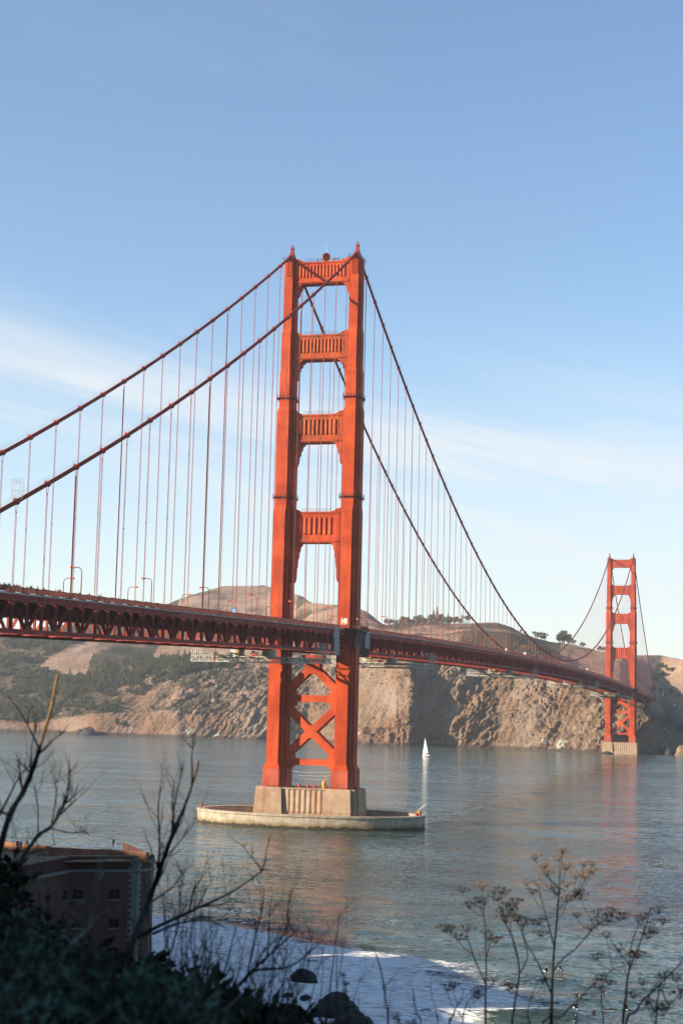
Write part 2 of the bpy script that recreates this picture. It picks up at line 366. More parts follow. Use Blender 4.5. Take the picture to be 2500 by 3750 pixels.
def hill_grid():
    cols = np.concatenate([np.arange(-900, 0, 12.0), np.arange(0, 560, 6.0), np.arange(560, 2500, 4.4), np.arange(2500, 3401, 12.0)]); nu = len(cols)
    kx = np.array([c[0] for c in HC], float)
    K = np.zeros((len(HC), 8, 2))                        # knots: distance, height
    for i, (px, r0, prof) in enumerate(HC):
        K[i, 0] = (r0-25, -9); K[i, 1] = (r0, -0.6)
        for j, (py, rr) in enumerate(prof): K[i, 2+j] = (rr, at(px, py, rr)[2])
        K[i, 7] = (prof[-1][1]+700, K[i, 6, 1]*0.25)
    KI = np.zeros((nu, 8, 2))
    for j in range(8):
        for c in range(2): KI[:, j, c] = np.interp(cols, kx, K[:, j, c])
    # soften the corners between columns a little
    ker = np.array([1, 2, 3, 2, 1.0]); ker /= ker.sum()
    for j in range(8):
        for c in range(2): KI[:, j, c] = np.convolve(np.pad(KI[:, j, c], 2, 'edge'), ker, 'valid')
    vk = [0.0]
    for j in range(7):
        n = [2, 30, 36, 34, 28, 40, 8][j]
        vk += list(j+np.arange(1, n+1)/n)
    vk = np.array(vk); nv = len(vk)
    P = np.zeros((nu, nv, 3)); kk = np.arange(8.0)
    for i, px in enumerate(cols):
        rr = np.interp(vk, kk, KI[i, :, 0]); z0 = np.interp(vk, kk, KI[i, :, 1])
        # round the knees
        zs = np.convolve(np.pad(z0, 5, 'edge'), np.ones(11)/11, 'valid'); w = np.clip((vk-3.2)/1.0, 0, 1); z = z0*(1-w)+zs*w
        d = ray(px, 2593); d = d[:2]/np.hypot(d[0], d[1])
        P[i, :, 0] = CAM[0]+d[0]*rr; P[i, :, 1] = CAM[1]+d[1]*rr; P[i, :, 2] = z
    return cols, vk, P
hcols, hvk, HP = hill_grid()
nu, nv = len(hcols), len(hvk)
MEADOW = [(140,2450),(165,2415),(262,2366),(330,2342),(352,2352),(325,2420),(308,2462),(275,2480),(230,2478),(215,2455),(150,2462)]
TAN2 = [(548,2408),(600,2352),(720,2352),(760,2410),(690,2440),(600,2440)]
FOREST_EDGE = [(0,2650),(100,2655),(170,2628),(240,2632),(310,2612),(420,2612),(450,2560),(520,2548),(560,2515),(640,2500),(690,2470),(760,2455),(860,2450),(900,2420),(700,2418),(640,2400),(560,2440),(555,2395),(520,2405),(440,2430),(380,2440),(330,2470),(290,2478),(220,2478),(150,2455),(150,2420),(250,2370),(300,2330),(0,2330),(-900,2330),(-900,2655)]
att = {k: np.zeros((nu, nv)) for k in ('rock', 'scrub', 'red', 'guano', 'wet')}
HPx, HPy = project(HP.reshape(-1, 3)); HPx = HPx.reshape(nu, nv); HPy = HPy.reshape(nu, nv)
HN = np.zeros_like(HP)
du = np.gradient(HP, axis=0); dv = np.gradient(HP, axis=1)
nn_ = np.cross(du, dv); nn_ /= np.linalg.norm(nn_, axis=2, keepdims=True)+1e-9
nn_[nn_[..., 2] < 0] *= -1
D = np.zeros((nu, nv))
for i in range(nu):
    px = hcols[i]
    cliffy = np.interp(px, [-900, 300, 600, 1150, 1300, 2380, 2480, 3400], [0.15, 0.25, 0.6, 0.7, 1.0, 1.0, 0.6, 0.4])
    for j in range(nv):
        v = hvk[j]; x, y, z = HP[i, j]; py = HPy[i, j]
        c = cliffy*min(1, max(0, (v-0.9)*2.5))*min(1, max(0, (4.6-v)/1.0))
        a = 0.0
        if v > 0.9:
            # run-down gullies on the sea cliffs: stretched along the fall line
            if c > 0.02:
                smooth = 1.0
                if 1290 < px < 1450 and v > 1.7: smooth = 0.35
                if 1520 < px < 1640: smooth = 1.25
                if px < 700: smooth = 0.75
                wpx = 9*noise.noise((x*0.03, z*0.03, 4.0)); sl = x-0.42*z+wpx; zl = z+0.3*x+wpx
                d1 = noise.voronoi((sl*0.024, zl*0.012, y*0.012))[0]; d2 = noise.voronoi((sl*0.085+5, zl*0.045, y*0.035))[0]; d3 = noise.voronoi((sl*0.20, zl*0.14, y*0.1+3))[0]
                a += c*smooth*(9.0*min(0.9, d1[1]-d1[0])+5.5*(min(0.8, d2[1]-d2[0])-0.3)+3.4*(min(0.8, d3[1]-d3[0])-0.3)+4.2*(ridged(sl*0.050, zl*0.007, y*0.006, 4)-0.5)+2.4*fbm(x*0.13, y*0.13, z*0.12, 4)-3.4)
            g = min(1, max(0, (v-2.6)/1.5))
            if g > 0 and v < 7:
                a += g*(5.5*fbm(x*0.006, y*0.006, 1.7, 4)+7.0*(ridged(x*0.0042, y*0.0026, 5.1, 3)-0.6)+1.0*fbm(x*0.05, y*0.05, 2.2, 3))*(1 if v < 5.6 else max(0.25, 1-(v-5.6)*2))
            l = 1-min(1, abs(cliffy-0.2)*2)
            if v < 4: a += (1-c)*1.6*fbm(x*0.05, y*0.05, z*0.05, 4)*min(1, (v-0.9)*3)
        D[i, j] = a
        # what grows there
        nz = nn_[i, j, 2]
        rk = c*1.25
        sc = 0.0
        big = fbm(x*0.010, y*0.010, 0.3, 4); fine = fbm(x*0.06, y*0.06, 0.9, 3)
        if v > 3.3: sc = 0.42+0.55*big+0.25*fine
        if px < 640 and v > 1.7: sc = 0.80+0.4*big+0.2*fine
        if 560 < px < 1300 and 2 < v < 4.3: sc = 0.62+0.5*big+0.35*fine; rk *= 0.55
        if px > 1890 and v > 3.6: sc = 0.16+0.42*big+0.15*fine
        if 1880 < px < 2045 and py < 2440 and v > 3.6: sc = 0.78+0.4*fine
        if 1080 < px < 1130 and v > 4.4: sc += 0.3
        if 1400 < px < 1720 and v > 4.2: sc = 0.5+0.6*big
        if 1720 < px < 1900 and v > 4.5: sc = 0.72+0.35*big
        if 1290 < px < 1480 and 2 < v < 4.2: sc = 0.34+0.4*big; rk *= 0.7
        if inpoly(px, py, MEADOW) or inpoly(px, py, TAN2): sc = 0.05+0.15*fine; rk = 0
        att['scrub'][i, j] = sc; att['rock'][i, j] = rk
        att['red'][i, j] = max(0, 0.5+0.9*fbm(x*0.012+9, y*0.012, z*0.02, 3)) if px > 300 else 0.9
        if px < 620 and v < 2.1: att['rock'][i, j] = 1.0; att['red'][i, j] = 1.1; att['scrub'][i, j] = 0.1
        gu = 0.0
        for gx, gy, gw, gh in ((702,2680,14,20),(815,2694,34,9),(900,2692,20,11),(1322,2690,8,16),(1996,2718,14,10),(2050,2722,34,22)):
            q = ((px-gx)/gw)**2+((py-gy)/gh)**2
            if q < 2.2: gu = max(gu, min(1, (1.0-q)*0.7+1.3*fbm(x*0.11, y*0.11, z*0.11, 3)))
        att['guano'][i, j] = max(0, gu)
        att['wet'][i, j] = 1 if z < 2.5 else max(0, 1-(z-2.5)/3.0)
HP2 = HP+nn_*D[..., None]
HP2[..., 2] = np.where(hvk[None, :] <= 0.99, HP[..., 2], np.maximum(HP2[..., 2], -0.3))
me = bpy.data.meshes.new('hills')
idx = np.arange(nu*nv).reshape(nu, nv)
faces = np.stack([idx[:-1, :-1], idx[1:, :-1], idx[1:, 1:], idx[:-1, 1:]], -1).reshape(-1, 4)
me.from_pydata(HP2.reshape(-1, 3).tolist(), [], faces.tolist())
for k, a in att.items():
    A_ = me.attributes.new(k, 'FLOAT', 'POINT'); A_.data.foreach_set('value', a.reshape(-1).astype(np.float32))
t = NT('hill_ground'); p = t.pos()
n_f = t.noise(p, 0.16, 6, 0.68); n_s = t.noise(p, 0.42, 5, 0.7); n_l = t.noise(p, 0.02, 4)
grass = t.mix(t.ramp(n_l, 0.35, 0.65), (0.330, 0.215, 0.150), (0.430, 0.300, 0.215))
grass = t.mix(t.math('MULTIPLY', t.ramp(n_f, 0.45, 0.7), 0.5), grass, (0.132, 0.083, 0.050))
scr = t.mix(t.ramp(n_s, 0.35, 0.65), (0.033, 0.033, 0.020), (0.102, 0.083, 0.050))
sm = t.math('ADD', t.attr('scrub'), t.math('MULTIPLY', t.math('SUBTRACT', n_s, 0.5), 1.5))
c = t.mix(t.ramp(sm, 0.30, 0.72), grass, scr)
rock = t.mix(t.ramp(n_f, 0.3, 0.7), (0.130, 0.084, 0.051), (0.276, 0.193, 0.119))
rock = t.mix(t.math('MULTIPLY', t.ramp(t.attr('red'), 0.4, 1.1), 0.7), rock, t.mix(t.ramp(n_s, 0.3, 0.7), (0.168, 0.084, 0.050), (0.306, 0.177, 0.110)))
rock = t.mix(t.ramp(t.noise(t.mapping(p, (0.033, 0.033, 0.013)), 1.0, 5), 0.56, 0.70), rock, (0.066, 0.056, 0.036))
tone = t.noise(t.mapping(p, (0.016, 0.016, 0.010)), 1.0, 4, 0.6)
rock = t.mix(t.math('MULTIPLY', t.ramp(tone, 0.45, 0.68), 0.65), rock, (0.330, 0.262, 0.205))
slide = t.ramp(t.noise(t.mapping(p, (0.05, 0.05, 0.006), rot=(0, 0.38, 0)), 1.0, 4, 0.6), 0.55, 0.70)
rock = t.mix(t.math('MULTIPLY', slide, 0.6), rock, (0.120, 0.098, 0.072))
rm = t.math('ADD', t.attr('rock'), t.math('MULTIPLY', t.math('SUBTRACT', n_f, 0.5), 1.0))
c = t.mix(t.ramp(rm, 0.30, 0.62), c, rock)
c = t.mix(t.math('MULTIPLY', t.attr('wet'), 0.8), c, (0.036, 0.033, 0.028))
c = t.mix(t.ramp(t.attr('guano'), 0.25, 0.6), c, (0.42, 0.40, 0.36))
hb = t.math('ADD', t.math('MULTIPLY', n_s, 1.4), t.math('MULTIPLY', n_f, 2.2))
M['hill_ground'] = t.set(color=c, rough=0.95, spec=0.1, normal=t.bump(hb, 1.6, 0.9))
me.materials.append(M['hill_ground'])
me.polygons.foreach_set('use_smooth', (np.repeat((hvk[:-1] > 4.0)[None, :], nu-1, 0)).reshape(-1).tolist()); me.update()
tag(obj('hills', me), 'dry brown coastal headlands and sea cliffs across the strait', kind='structure')
def hill_at(px, v):
    i = int(np.argmin(np.abs(hcols-px))); j = int(np.argmin(np.abs(hvk-v)))
    return HP2[max(0, min(nu-1, i)), j]
def hill_pick(px, py, vmin=1.0, vmax=6.1):   # surface point seen at a picture position (first hit from the shore up)
    i = max(0, min(nu-1, int(np.argmin(np.abs(hcols-px)))))
    X, Y = project(HP2[i]); best = None
    for j in range(nv):
        if vmin <= hvk[j] <= vmax and Y[j] <= py: return HP2[i, j]
    js = [j for j in range(nv) if vmin <= hvk[j] <= vmax]
    return HP2[i, min(js, key=lambda q: abs(Y[q]-py))]

# ------------------------------------------------------------------ near shore: bluff, beach
LN = np.array([0.6, -0.8]); LNN = np.array([-0.8, -0.6]); P1 = np.array([-60.0, -400.0])
def shore_y(x):
    return np.interp(x, [-300, 0, 40, 70, 92, 118, 150, 230, 420, 700], [-290, -290, -318, -352, -378, -397, -418, -440, -452, -470])
def ground_z(x, y):
    ds = shore_y(x)-y                                     # metres inland
    z = -4+6.5*np.clip((ds+8)/26, 0, 1)
    rc = math.hypot(x-CAM[0], y-CAM[1]); fwd = (x-CAM[0])*_fw[0]+(y-CAM[1])*_fw[1]
    hillz = 42.35-0.20*min(10.0, max(0.0, fwd-2.0))-0.33*max(0.0, fwd-12.0)
    if fwd < 2: hillz = 42.35+0.05*min(30, -fwd+2)
    side = max(0.0, abs((x-CAM[0])*_rt[0]+(y-CAM[1])*_rt[1])-40)*0.10
    hillz -= side*(1 if x > CAM[0] else 0)
    z = max(z, min(hillz, 2.5+ds*0.62))
    q = np.array([x, y])-P1; sd = float(q@LNN); sa = float(q@LN)
    crest = np.interp(sa, [-300, -60, 4, 12, 24, 31, 37, 46, 61, 66, 76, 90, 230, 314, 420, 800], [40, 67, 69, 61.8, 62.6, 65.5, 70, 71, 71, 63, 63, 66, 69.0, BLUFF, BLUFF+1, BLUFF])  # unseen crest, heights shaped to shade surf and plants, light the fort roof
    bl = crest*np.clip((sd+46)/46, 0, 1)**0.8 if sd < 0 else crest
    if sd > -46: z = max(z, bl)
    return z
BLUFF = 69.0
xs = np.concatenate([np.arange(-420, -160, 20), np.arange(-160, 260, 5), np.arange(260, 721, 25)])
ys = np.concatenate([np.arange(-1200, -700, 25), np.arange(-700, -270, 6)])
Gx, Gy = np.meshgrid(xs, ys, indexing='ij'); Gz = np.zeros_like(Gx)
for i in range(Gx.shape[0]):
    for j in range(Gx.shape[1]):
        x, y = Gx[i, j], Gy[i, j]
        z = ground_z(x, y)
        if z > 1: z += 0.5*fbm(x*0.08, y*0.08, 0.4, 3)*(0.25 if math.hypot(x-CAM[0], y-CAM[1]) < 25 else 1)
        Gz[i, j] = z
me = bpy.data.meshes.new('ground'); a_, b_ = Gx.shape
idx = np.arange(a_*b_).reshape(a_, b_)
me.from_pydata(np.stack([Gx, Gy, Gz], -1).reshape(-1, 3).tolist(), [], np.stack([idx[:-1, :-1], idx[1:, :-1], idx[1:, 1:], idx[:-1, 1:]], -1).reshape(-1, 4).tolist())
t = NT('bluff_ground'); p = t.pos(); f = t.noise(p, 0.5, 6, 0.65)
c = t.mix(t.ramp(f, 0.35, 0.65), (0.035, 0.04, 0.018), (0.11, 0.085, 0.05))
s = t.new('ShaderNodeSeparateXYZ'); t.l.new(p, s.inputs[0])
c = t.mix(t.ramp(s.outputs[2], 4.0, 2.0), c, (0.08, 0.07, 0.055))
M['bluff_ground'] = t.set(color=c, rough=0.95, spec=0.1, normal=t.bump(f, 0.3))
me.materials.append(M['bluff_ground']); me.polygons.foreach_set('use_smooth', [True]*len(me.polygons)); me.update()
tag(obj('ground', me), 'dark scrubby bluff and stony beach below the viewpoint', kind='structure')

# ------------------------------------------------------------------ water
WX = np.concatenate([np.arange(-4200, -20, 110), np.arange(-20, 60, 4), np.arange(60, 185, 0.8), np.arange(185, 260, 5), np.arange(260, 3300, 110)])
WY = np.concatenate([np.arange(-1300, -440, 60), np.arange(-440, -400, 3), np.arange(-400, -285, 0.8), np.arange(-285, -180, 4), np.arange(-180, 3300, 90)])
wx, wy = np.meshgrid(WX, WY, indexing='ij'); wz = np.zeros_like(wx); foam = np.zeros_like(wx)
def sstep(a, b, x): t_ = np.clip((x-a)/(b-a), 0, 1); return t_*t_*(3-2*t_)
near = (wx > 20) & (wx < 240) & (wy > -430) & (wy < -220)
ii, jj = np.where(near)
for i, j in zip(ii, jj):
    x, y = wx[i, j], wy[i, j]
    edge = min(1, (x-20)/40, (240-x)/50, (y+430)/20, (-220-y)/60); edge = max(0, edge)
    ph = y*0.36+x*0.06+2.2*noise.noise((x*0.02, y*0.02, 3.1))
    sw = 0.20*math.sin(ph)+0.30*noise.noise((x*0.10, y*0.22, 0.5))+0.14*noise.noise((x*0.3, y*0.5, 1.5))
    # outer line of the white water bends round towards the right
    ol = np.interp(x, [40, 72, 89, 99, 116, 135, 150, 175], [-285, -297, -312, -317, -321, -322, -345, -392])
    ins = ol-y
    brk = noise.noise((x*0.12, y*0.2, 7.7))*6+noise.noise((x*0.4, y*0.6, 2.7))*3
    den = sstep(-2.5, 5, ins+brk*0.5)
    rightfade = 1-0.30*sstep(104, 126, x+brk*0.9)-0.70*sstep(124, 147, x+brk*0.9+(y+340)*0.10)
    hole = sstep(0.05, 0.5, noise.noise((x*0.16, y*0.42, 4.4))+0.55*noise.noise((x*0.5, y*1.0, 9.4)))
    f_ = den*rightfade*(1-0.5*hole*sstep(0, 40, 46-ins))*(1-0.6*sstep(112, 130, x)*sstep(-352, -338, y))  # foam thinned at upper right, standing in for shade missing there
    # a second, small breaker curling in at the bottom
    lw = -373.5+0.42*(x-134)*0.5 if x < 134 else -373.5+0.55*(x-134)*0.62
    dcr = y-lw; inx = sstep(121, 128, x)*(1-sstep(144, 152, x))
    bump_ = inx*1.15*math.exp(-((dcr+0.2)/1.7)**2)
    fw_ = sstep(119, 125, x)*(1-sstep(139, 147, x))*sstep(-0.6, 0.4, dcr)*(1-sstep(3.2, 5.0, dcr+brk*0.25))
    f_ = max(f_*(1-inx*sstep(0.8, -1.2, dcr)*sstep(132, 140, x)), 1.35*fw_)
    crest_w = 0.35*math.exp(-((ins-1.5)/2.0)**2)*rightfade
    wz[i, j] = edge*(sw+bump_+crest_w+0.10*f_*noise.noise((x*0.8, y*0.8, 5)))
    foam[i, j] = f_
me = bpy.data.meshes.new('water'); a_, b_ = wx.shape; idx = np.arange(a_*b_).reshape(a_, b_)
me.from_pydata(np.stack([wx, wy, wz], -1).reshape(-1, 3).tolist(), [], np.stack([idx[:-1, :-1], idx[1:, :-1], idx[1:, 1:], idx[:-1, 1:]], -1).reshape(-1, 4).tolist())
A_ = me.attributes.new('foam', 'FLOAT', 'POINT'); A_.data.foreach_set('value', foam.reshape(-1).astype(np.float32))
slk = np.zeros_like(wx)                                  # oily-smooth wake trailing from the near pier towards the far tower
cxl = 36+6*np.sin(wy*0.006)
slk = np.exp(-((wx-cxl)/(16+0.012*np.maximum(wy, 0)))**2)*sstep(0, 90, wy)*(1-sstep(1050, 1230, wy))
A_ = me.attributes.new('slick', 'FLOAT', 'POINT'); A_.data.foreach_set('value', slk.reshape(-1).astype(np.float32))
t = NT('sea_water'); p = t.pos()
patch = t.noise(t.mapping(p, (0.0035, 0.012, 0)), 1.0, 4, 0.55, 0.8)
rough_p = t.ramp(patch, 0.38, 0.62)
def wvec(sx_, sy_, det, amp, rgh=0.6):
    n_ = t.new('ShaderNodeTexNoise'); t.l.new(t.mapping(p, (sx_, sy_, 0)), n_.inputs['Vector']); n_.inputs['Scale'].default_value = 1.0; n_.inputs['Detail'].default_value = det; n_.inputs['Roughness'].default_value = rgh
    v_ = t.new('ShaderNodeVectorMath'); v_.operation = 'SUBTRACT'; t.l.new(n_.outputs['Color'], v_.inputs[0]); v_.inputs[1].default_value = (0.5, 0.5, 0.5)
    m_ = t.new('ShaderNodeVectorMath'); m_.operation = 'MULTIPLY'; t.l.new(v_.outputs[0], m_.inputs[0]); m_.inputs[1].default_value = (amp, amp*1.15, 0)
    return m_.outputs[0]
def vadd(a_, b_):
    n_ = t.new('ShaderNodeVectorMath'); n_.operation = 'ADD'; t._in(n_.inputs[0], a_); t._in(n_.inputs[1], b_); return n_.outputs[0]
def vscale(a_, f_):
    n_ = t.new('ShaderNodeVectorMath'); n_.operation = 'SCALE'; t.l.new(a_, n_.inputs[0]); t._in(n_.inputs['Scale'], f_); return n_.outputs[0]
slick = t.attr('slick')
slope = vadd(vadd(vadd(wvec(0.05, 0.10, 3, 0.34), wvec(0.02, 0.075, 3, 0.30)), wvec(0.20, 0.42, 4, 0.85)), vscale(wvec(0.9, 1.5, 4, 1.15), t.math('MULTIPLY', t.math('ADD', 0.65, t.math('MULTIPLY', rough_p, 0.75)), t.math('SUBTRACT', 1.0, t.math('MULTIPLY', slick, 0.75)))))
nv_ = t.new('ShaderNodeVectorMath'); nv_.operation = 'NORMALIZE'
gn_ = t.geo.outputs['Normal']; t.l.new(vadd(slope, gn_), nv_.inputs[0]); nrm = nv_.outputs[0]
fm = t.math('ADD', t.attr('foam'), t.math('MULTIPLY', t.math('SUBTRACT', t.noise(t.mapping(p, (0.9, 1.6, 0)), 1.0, 6, 0.7), 0.5), 0.9))
fm2 = t.noise(t.mapping(p, (0.35, 0.9, 0)), 1.0, 5, 0.65, 0.6)
fm = t.math('SUBTRACT', fm, t.math('MULTIPLY', t.ramp(fm2, 0.52, 0.64), 0.40))
fl_ = t.math('ABSOLUTE', t.math('SUBTRACT', t.noise(t.mapping(p, (0.16, 0.5, 0)), 1.0, 4, 0.6, 1.2), 0.5))
fl2 = t.math('ABSOLUTE', t.math('SUBTRACT', t.noise(t.mapping(p, (0.4, 1.1, 0), loc=(7, 3, 0)), 1.0, 4, 0.6, 0.9), 0.5))
fm = t.math('SUBTRACT', fm, t.math('ADD', t.math('MULTIPLY', t.math('SUBTRACT', 1.0, t.ramp(fl_, 0.0, 0.04)), 0.38), t.math('MULTIPLY', t.math('SUBTRACT', 1.0, t.ramp(fl2, 0.0, 0.05)), 0.16)))
fmask = t.math('MULTIPLY', t.ramp(fm, 0.08, 0.52), t.ramp(t.attr('foam'), 0.02, 0.12))
caps = t.math('MULTIPLY', t.ramp(t.noise(t.mapping(p, (0.35, 0.75, 0)), 1.0, 3, 0.5), 0.735, 0.78), t.ramp(patch, 0.50, 0.60))
fmask = t.math('MAXIMUM', fmask, t.math('MULTIPLY', caps, 0.75))
deep = t.mix(rough_p, (0.060, 0.090, 0.075), (0.036, 0.060, 0.050))
cur_ = t.noise(t.mapping(p, (0.008, 0.036, 0)), 1.0, 5, 0.6, 1.0)
deep = t.mix(t.math('MULTIPLY', t.ramp(cur_, 0.42, 0.66), 0.7), deep, (0.022, 0.038, 0.034))
deep = t.mix(t.math('MULTIPLY', slick, 0.9), deep, (0.026, 0.034, 0.024))
col = t.mix(fmask, deep, t.mix(t.ramp(fm2, 0.3, 0.6), (0.82, 0.82, 0.81), (0.50, 0.53, 0.54)))
M['sea_water'] = t.set(keep=True, color=col, rough=t.math('ADD', 0.11, t.math('MULTIPLY', fmask, 0.7)), ior=1.33, spec=0.5, normal=nrm)
me.materials.append(M['sea_water']); me.polygons.foreach_set('use_smooth', [True]*len(me.polygons)); me.update()
tag(obj('water', me), 'grey green water of the strait with surf along the near shore', kind='structure')
# ================================================================== BRIDGE
SPAN, SIDE, HX = 1280.0, 343.0, 13.7
def zb(y):                                      # underside of the stiffening truss
    if y < 0: return 65.9+0.0245*y
    if y > SPAN: return 65.9-0.0245*(y-SPAN)
    return 65.9+6.5*(1-((y-640)/640)**2)
def zc(y):                                      # centre of the main cables
    if y < 0: return 226.8+0.5623*y+2.854e-4*y*y
    if y > SPAN: d = y-SPAN; return 226.8-0.5623*d+2.854e-4*d*d
    return 85.5+141.3*((y-640)/640)**2

# ------------------------------------------------------------------ towers
def leg_ring(z, t_):
    a, d = t_; a0, a1, a2 = a; d0, d1, d2 = d
    q = [(a0,-d0),(a0,-d1),(a1,-d1),(a1,-d2),(a2,-d2)]
    r1 = q; r2 = [(x, -y) for x, y in reversed(q)]; r3 = [(-x, -y) for x, y in q]; r4 = [(-x, y) for x, y in reversed(q)]
    return [(x, y, z) for x, y in r1+r2+r3+r4]
T_BASE = ((3.05, 4.0, 4.8), (8.0, 6.2, 3.8))
T_LOW = ((1.95, 3.0, 3.9), (6.3, 4.8, 2.9))
T_3 = ((2.15, 3.0, 3.7), (5.7, 4.2, 2.5))
T_2B = ((1.95, 2.5, 3.1), (5.2, 3.8, 2.2))
T_2 = ((1.75, 2.35, 2.9), (4.9, 3.6, 2.0))
T_1 = ((1.62, 2.1, 2.6), (3.9, 2.9, 1.7))
PORTALS = [  # bottom, top, half depth, ribs, inner leg face, haunch steps (out from leg, down), rib margin
 (214.0, 223.0, 2.6, 14, 11.05, [(2.4, 0.0), (1.5, 0.7), (0.7, 1.9), (0.35, 3.4)], 1.2),
 (182.6, 192.8, 3.0, 12, 10.75, [(3.2, 0.0), (2.1, 0.9), (1.2, 2.4), (0.5, 4.2), (0.25, 6.5)], 1.9),
 (149.0, 160.3, 3.0, 9, 9.95, [(3.2, 0.0), (2.2, 1.0), (1.5, 2.8), (0.8, 5.0), (0.4, 8.0)], 2.0),
 (108.8, 121.2, 2.9, 7, 9.75, [(3.0, 0.0), (2.2, 1.2), (1.7, 3.2), (1.2, 6.0), (0.8, 9.6), (0.45, 14.5)], 2.6),
]
def make_tower(y0, near):
    nm = 'near' if near else 'far'
    root = thing('bridge_tower', 'tall orange bridge tower standing on the oval fender pier' if near else 'smaller distant orange bridge tower standing at the foot of the far cliffs', 'bridge tower', (0, y0, 13.4), 'suspension bridge towers')
    Z0 = -13.4
    def put(mb, name, mat, par=root, smooth=False):
        mb.v = [(x, y, z+Z0) for x, y, z in mb.v]
        return mb.build(name, mat, par, smooth)
    for s in (-1, 1):
        m = MB()
        rings = [leg_ring(z, T) for z, T in ((13.4, T_BASE), (20.6, T_BASE), (22.6, T_LOW), (121.0, T_LOW), (123.4, T_3), (161.8, T_3), (163.2, T_2B), (177.6, T_2B), (178.8, T_2), (193.4, T_2), (195.4, T_1), (223.6, T_1))]
        m.loft(rings)
        m.v = [(x+s*HX, y, z) for x, y, z in m.v]
        leg = put(m, 'leg', 'tower_paint')
        # primer-coloured foot casing, a skin just proud of the leg
        m = MB(); T = tuple(tuple(q+0.03 for q in r) for r in T_BASE)
        r_ = [leg_ring(z, T) for z in (13.45, 20.4)]; m.loft(r_, False); m.v = [(x+s*HX, y, z) for x, y, z in m.v]
        put(m, 'foot_casing', 'primer_paint', leg)
        # fluted head of the leg
        for k in range(4):
            x = s*HX+(-1.05+0.7*k)
            m = MB(); m.box(x-0.17, x+0.17, -4.12, -3.88, 217.0, 222.6); put(m, 'head_flute', 'tower_paint', leg)
        m = MB(); m.box(s*HX-1.85, s*HX+1.85, -4.3, 4.3, 223.0, 223.5); put(m, 'capital', 'steel_paint', leg)
        # cable saddle housing and its lantern
        m = MB()
        m.loft([[(s*HX+a*x, b*y, z) for x, y in ((-1, -1), (1, -1), (1, 1), (-1, 1))] for z, a, b in ((223.5, 1.4, 4.6), (224.6, 1.25, 3.6), (226.0, 1.0, 1.7), (227.4, 0.75, 0.8), (229.0, 0.5, 0.5), (229.3, 0.8, 0.8), (229.5, 0.8, 0.8))])
        sad = put(m, 'saddle_housing', 'steel_paint')
        m = MB()
        for a in range(6):
            an = a*math.pi/3; cx_, cy_ = s*HX+0.76*math.cos(an), 0.76*math.sin(an)
            m.tube([(cx_, cy_, 229.5), (cx_, cy_, 230.7)], 0.05, 4)
        m.tube([(s*HX+0.76*math.cos(a*math.pi/6), 0.76*math.sin(a*math.pi/6), 230.1) for a in range(13)], 0.04, 4, False)
        m.tube([(s*HX+0.76*math.cos(a*math.pi/6), 0.76*math.sin(a*math.pi/6), 230.7) for a in range(13)], 0.04, 4, False)
        m.tube([(s*HX, 0, 229.5), (s*HX, 0, 231.2)], [0.2, 0.12], 6)
        put(m, 'lantern', 'steel_paint', sad)
        # head railing
        m = MB()
        pts = [(s*HX+2.3*a, 5.4*b, 0) for a, b in ((-1, -1), (1, -1), (1, 1), (-1, 1), (-1, -1))]
        for i in range(4):
            p_, q_ = Vector(pts[i]), Vector(pts[i+1]); n_ = max(2, int((q_-p_).length/1.4))
            for k in range(n_):
                c_ = p_.lerp(q_, k/n_); m.tube([(c_.x, c_.y, 223.5), (c_.x, c_.y, 224.8)], 0.045, 4)
            for z in (224.15, 224.8): m.beam((p_.x, p_.y, z), (q_.x, q_.y, z), 0.07, 0.07)
        put(m, 'head_railing', 'dark_steel', sad)
        # service walkways round the leg
        for zw, T in ((167.0, T_3 if False else T_2B), (127.0, T_3)):
            a2, d0 = T[0][2]+0.75, T[1][0]+0.75
            a0, d2 = T[0][0]+0.75, T[1][2]+0.75
            pl = [(a0,-d0),(a0+0.6,-d2-1.2),(a2,-d2),(a2,d2),(a0+0.6,d2+1.2),(a0,d0),(-a0,d0),(-a0-0.6,d2+1.2),(-a2,d2),(-a2,-d2),(-a0-0.6,-d2-1.2),(-a0,-d0)]
            pl = [(x+s*HX, y) for x, y in pl]
            m = MB(); m.slab(pl, zw-0.25, zw)
            wk = put(m, 'service_walkway', 'dark_steel', leg)
            m = MB(); n_ = len(pl)
            for i in range(n_):
                p_, q_ = pl[i], pl[(i+1) % n_]
                ln = math.hypot(q_[0]-p_[0], q_[1]-p_[1]); k_ = max(1, int(ln/1.2))
                for k in range(k_):
                    x = p_[0]+(q_[0]-p_[0])*k/k_; y = p_[1]+(q_[1]-p_[1])*k/k_
                    m.tube([(x, y, zw-1.0), (x, y, zw+1.3)], 0.05, 4)
                for z in (zw+0.65, zw+1.3): m.beam((*p_, z), (*q_, z), 0.07, 0.07)
            put(m, 'walkway_railing', 'dark_steel', leg)
        # bracket step on the leg under the deck
        m = MB(); m.prism([(s*HX+1.9, 57.2), (s*HX+2.6, 58.2), (s*HX+2.6, 60.5), (s*HX+1.9, 60.5)], -6.5, -4.9); put(m, 'bracket', 'tower_paint', leg)
        m = MB(); m.prism([(s*HX+1.9, 53.0), (s*HX+2.3, 53.6), (s*HX+2.3, 55.4), (s*HX+1.9, 55.4)], -6.5, -4.9)
        put(m, 'bracket', 'tower_paint', leg)
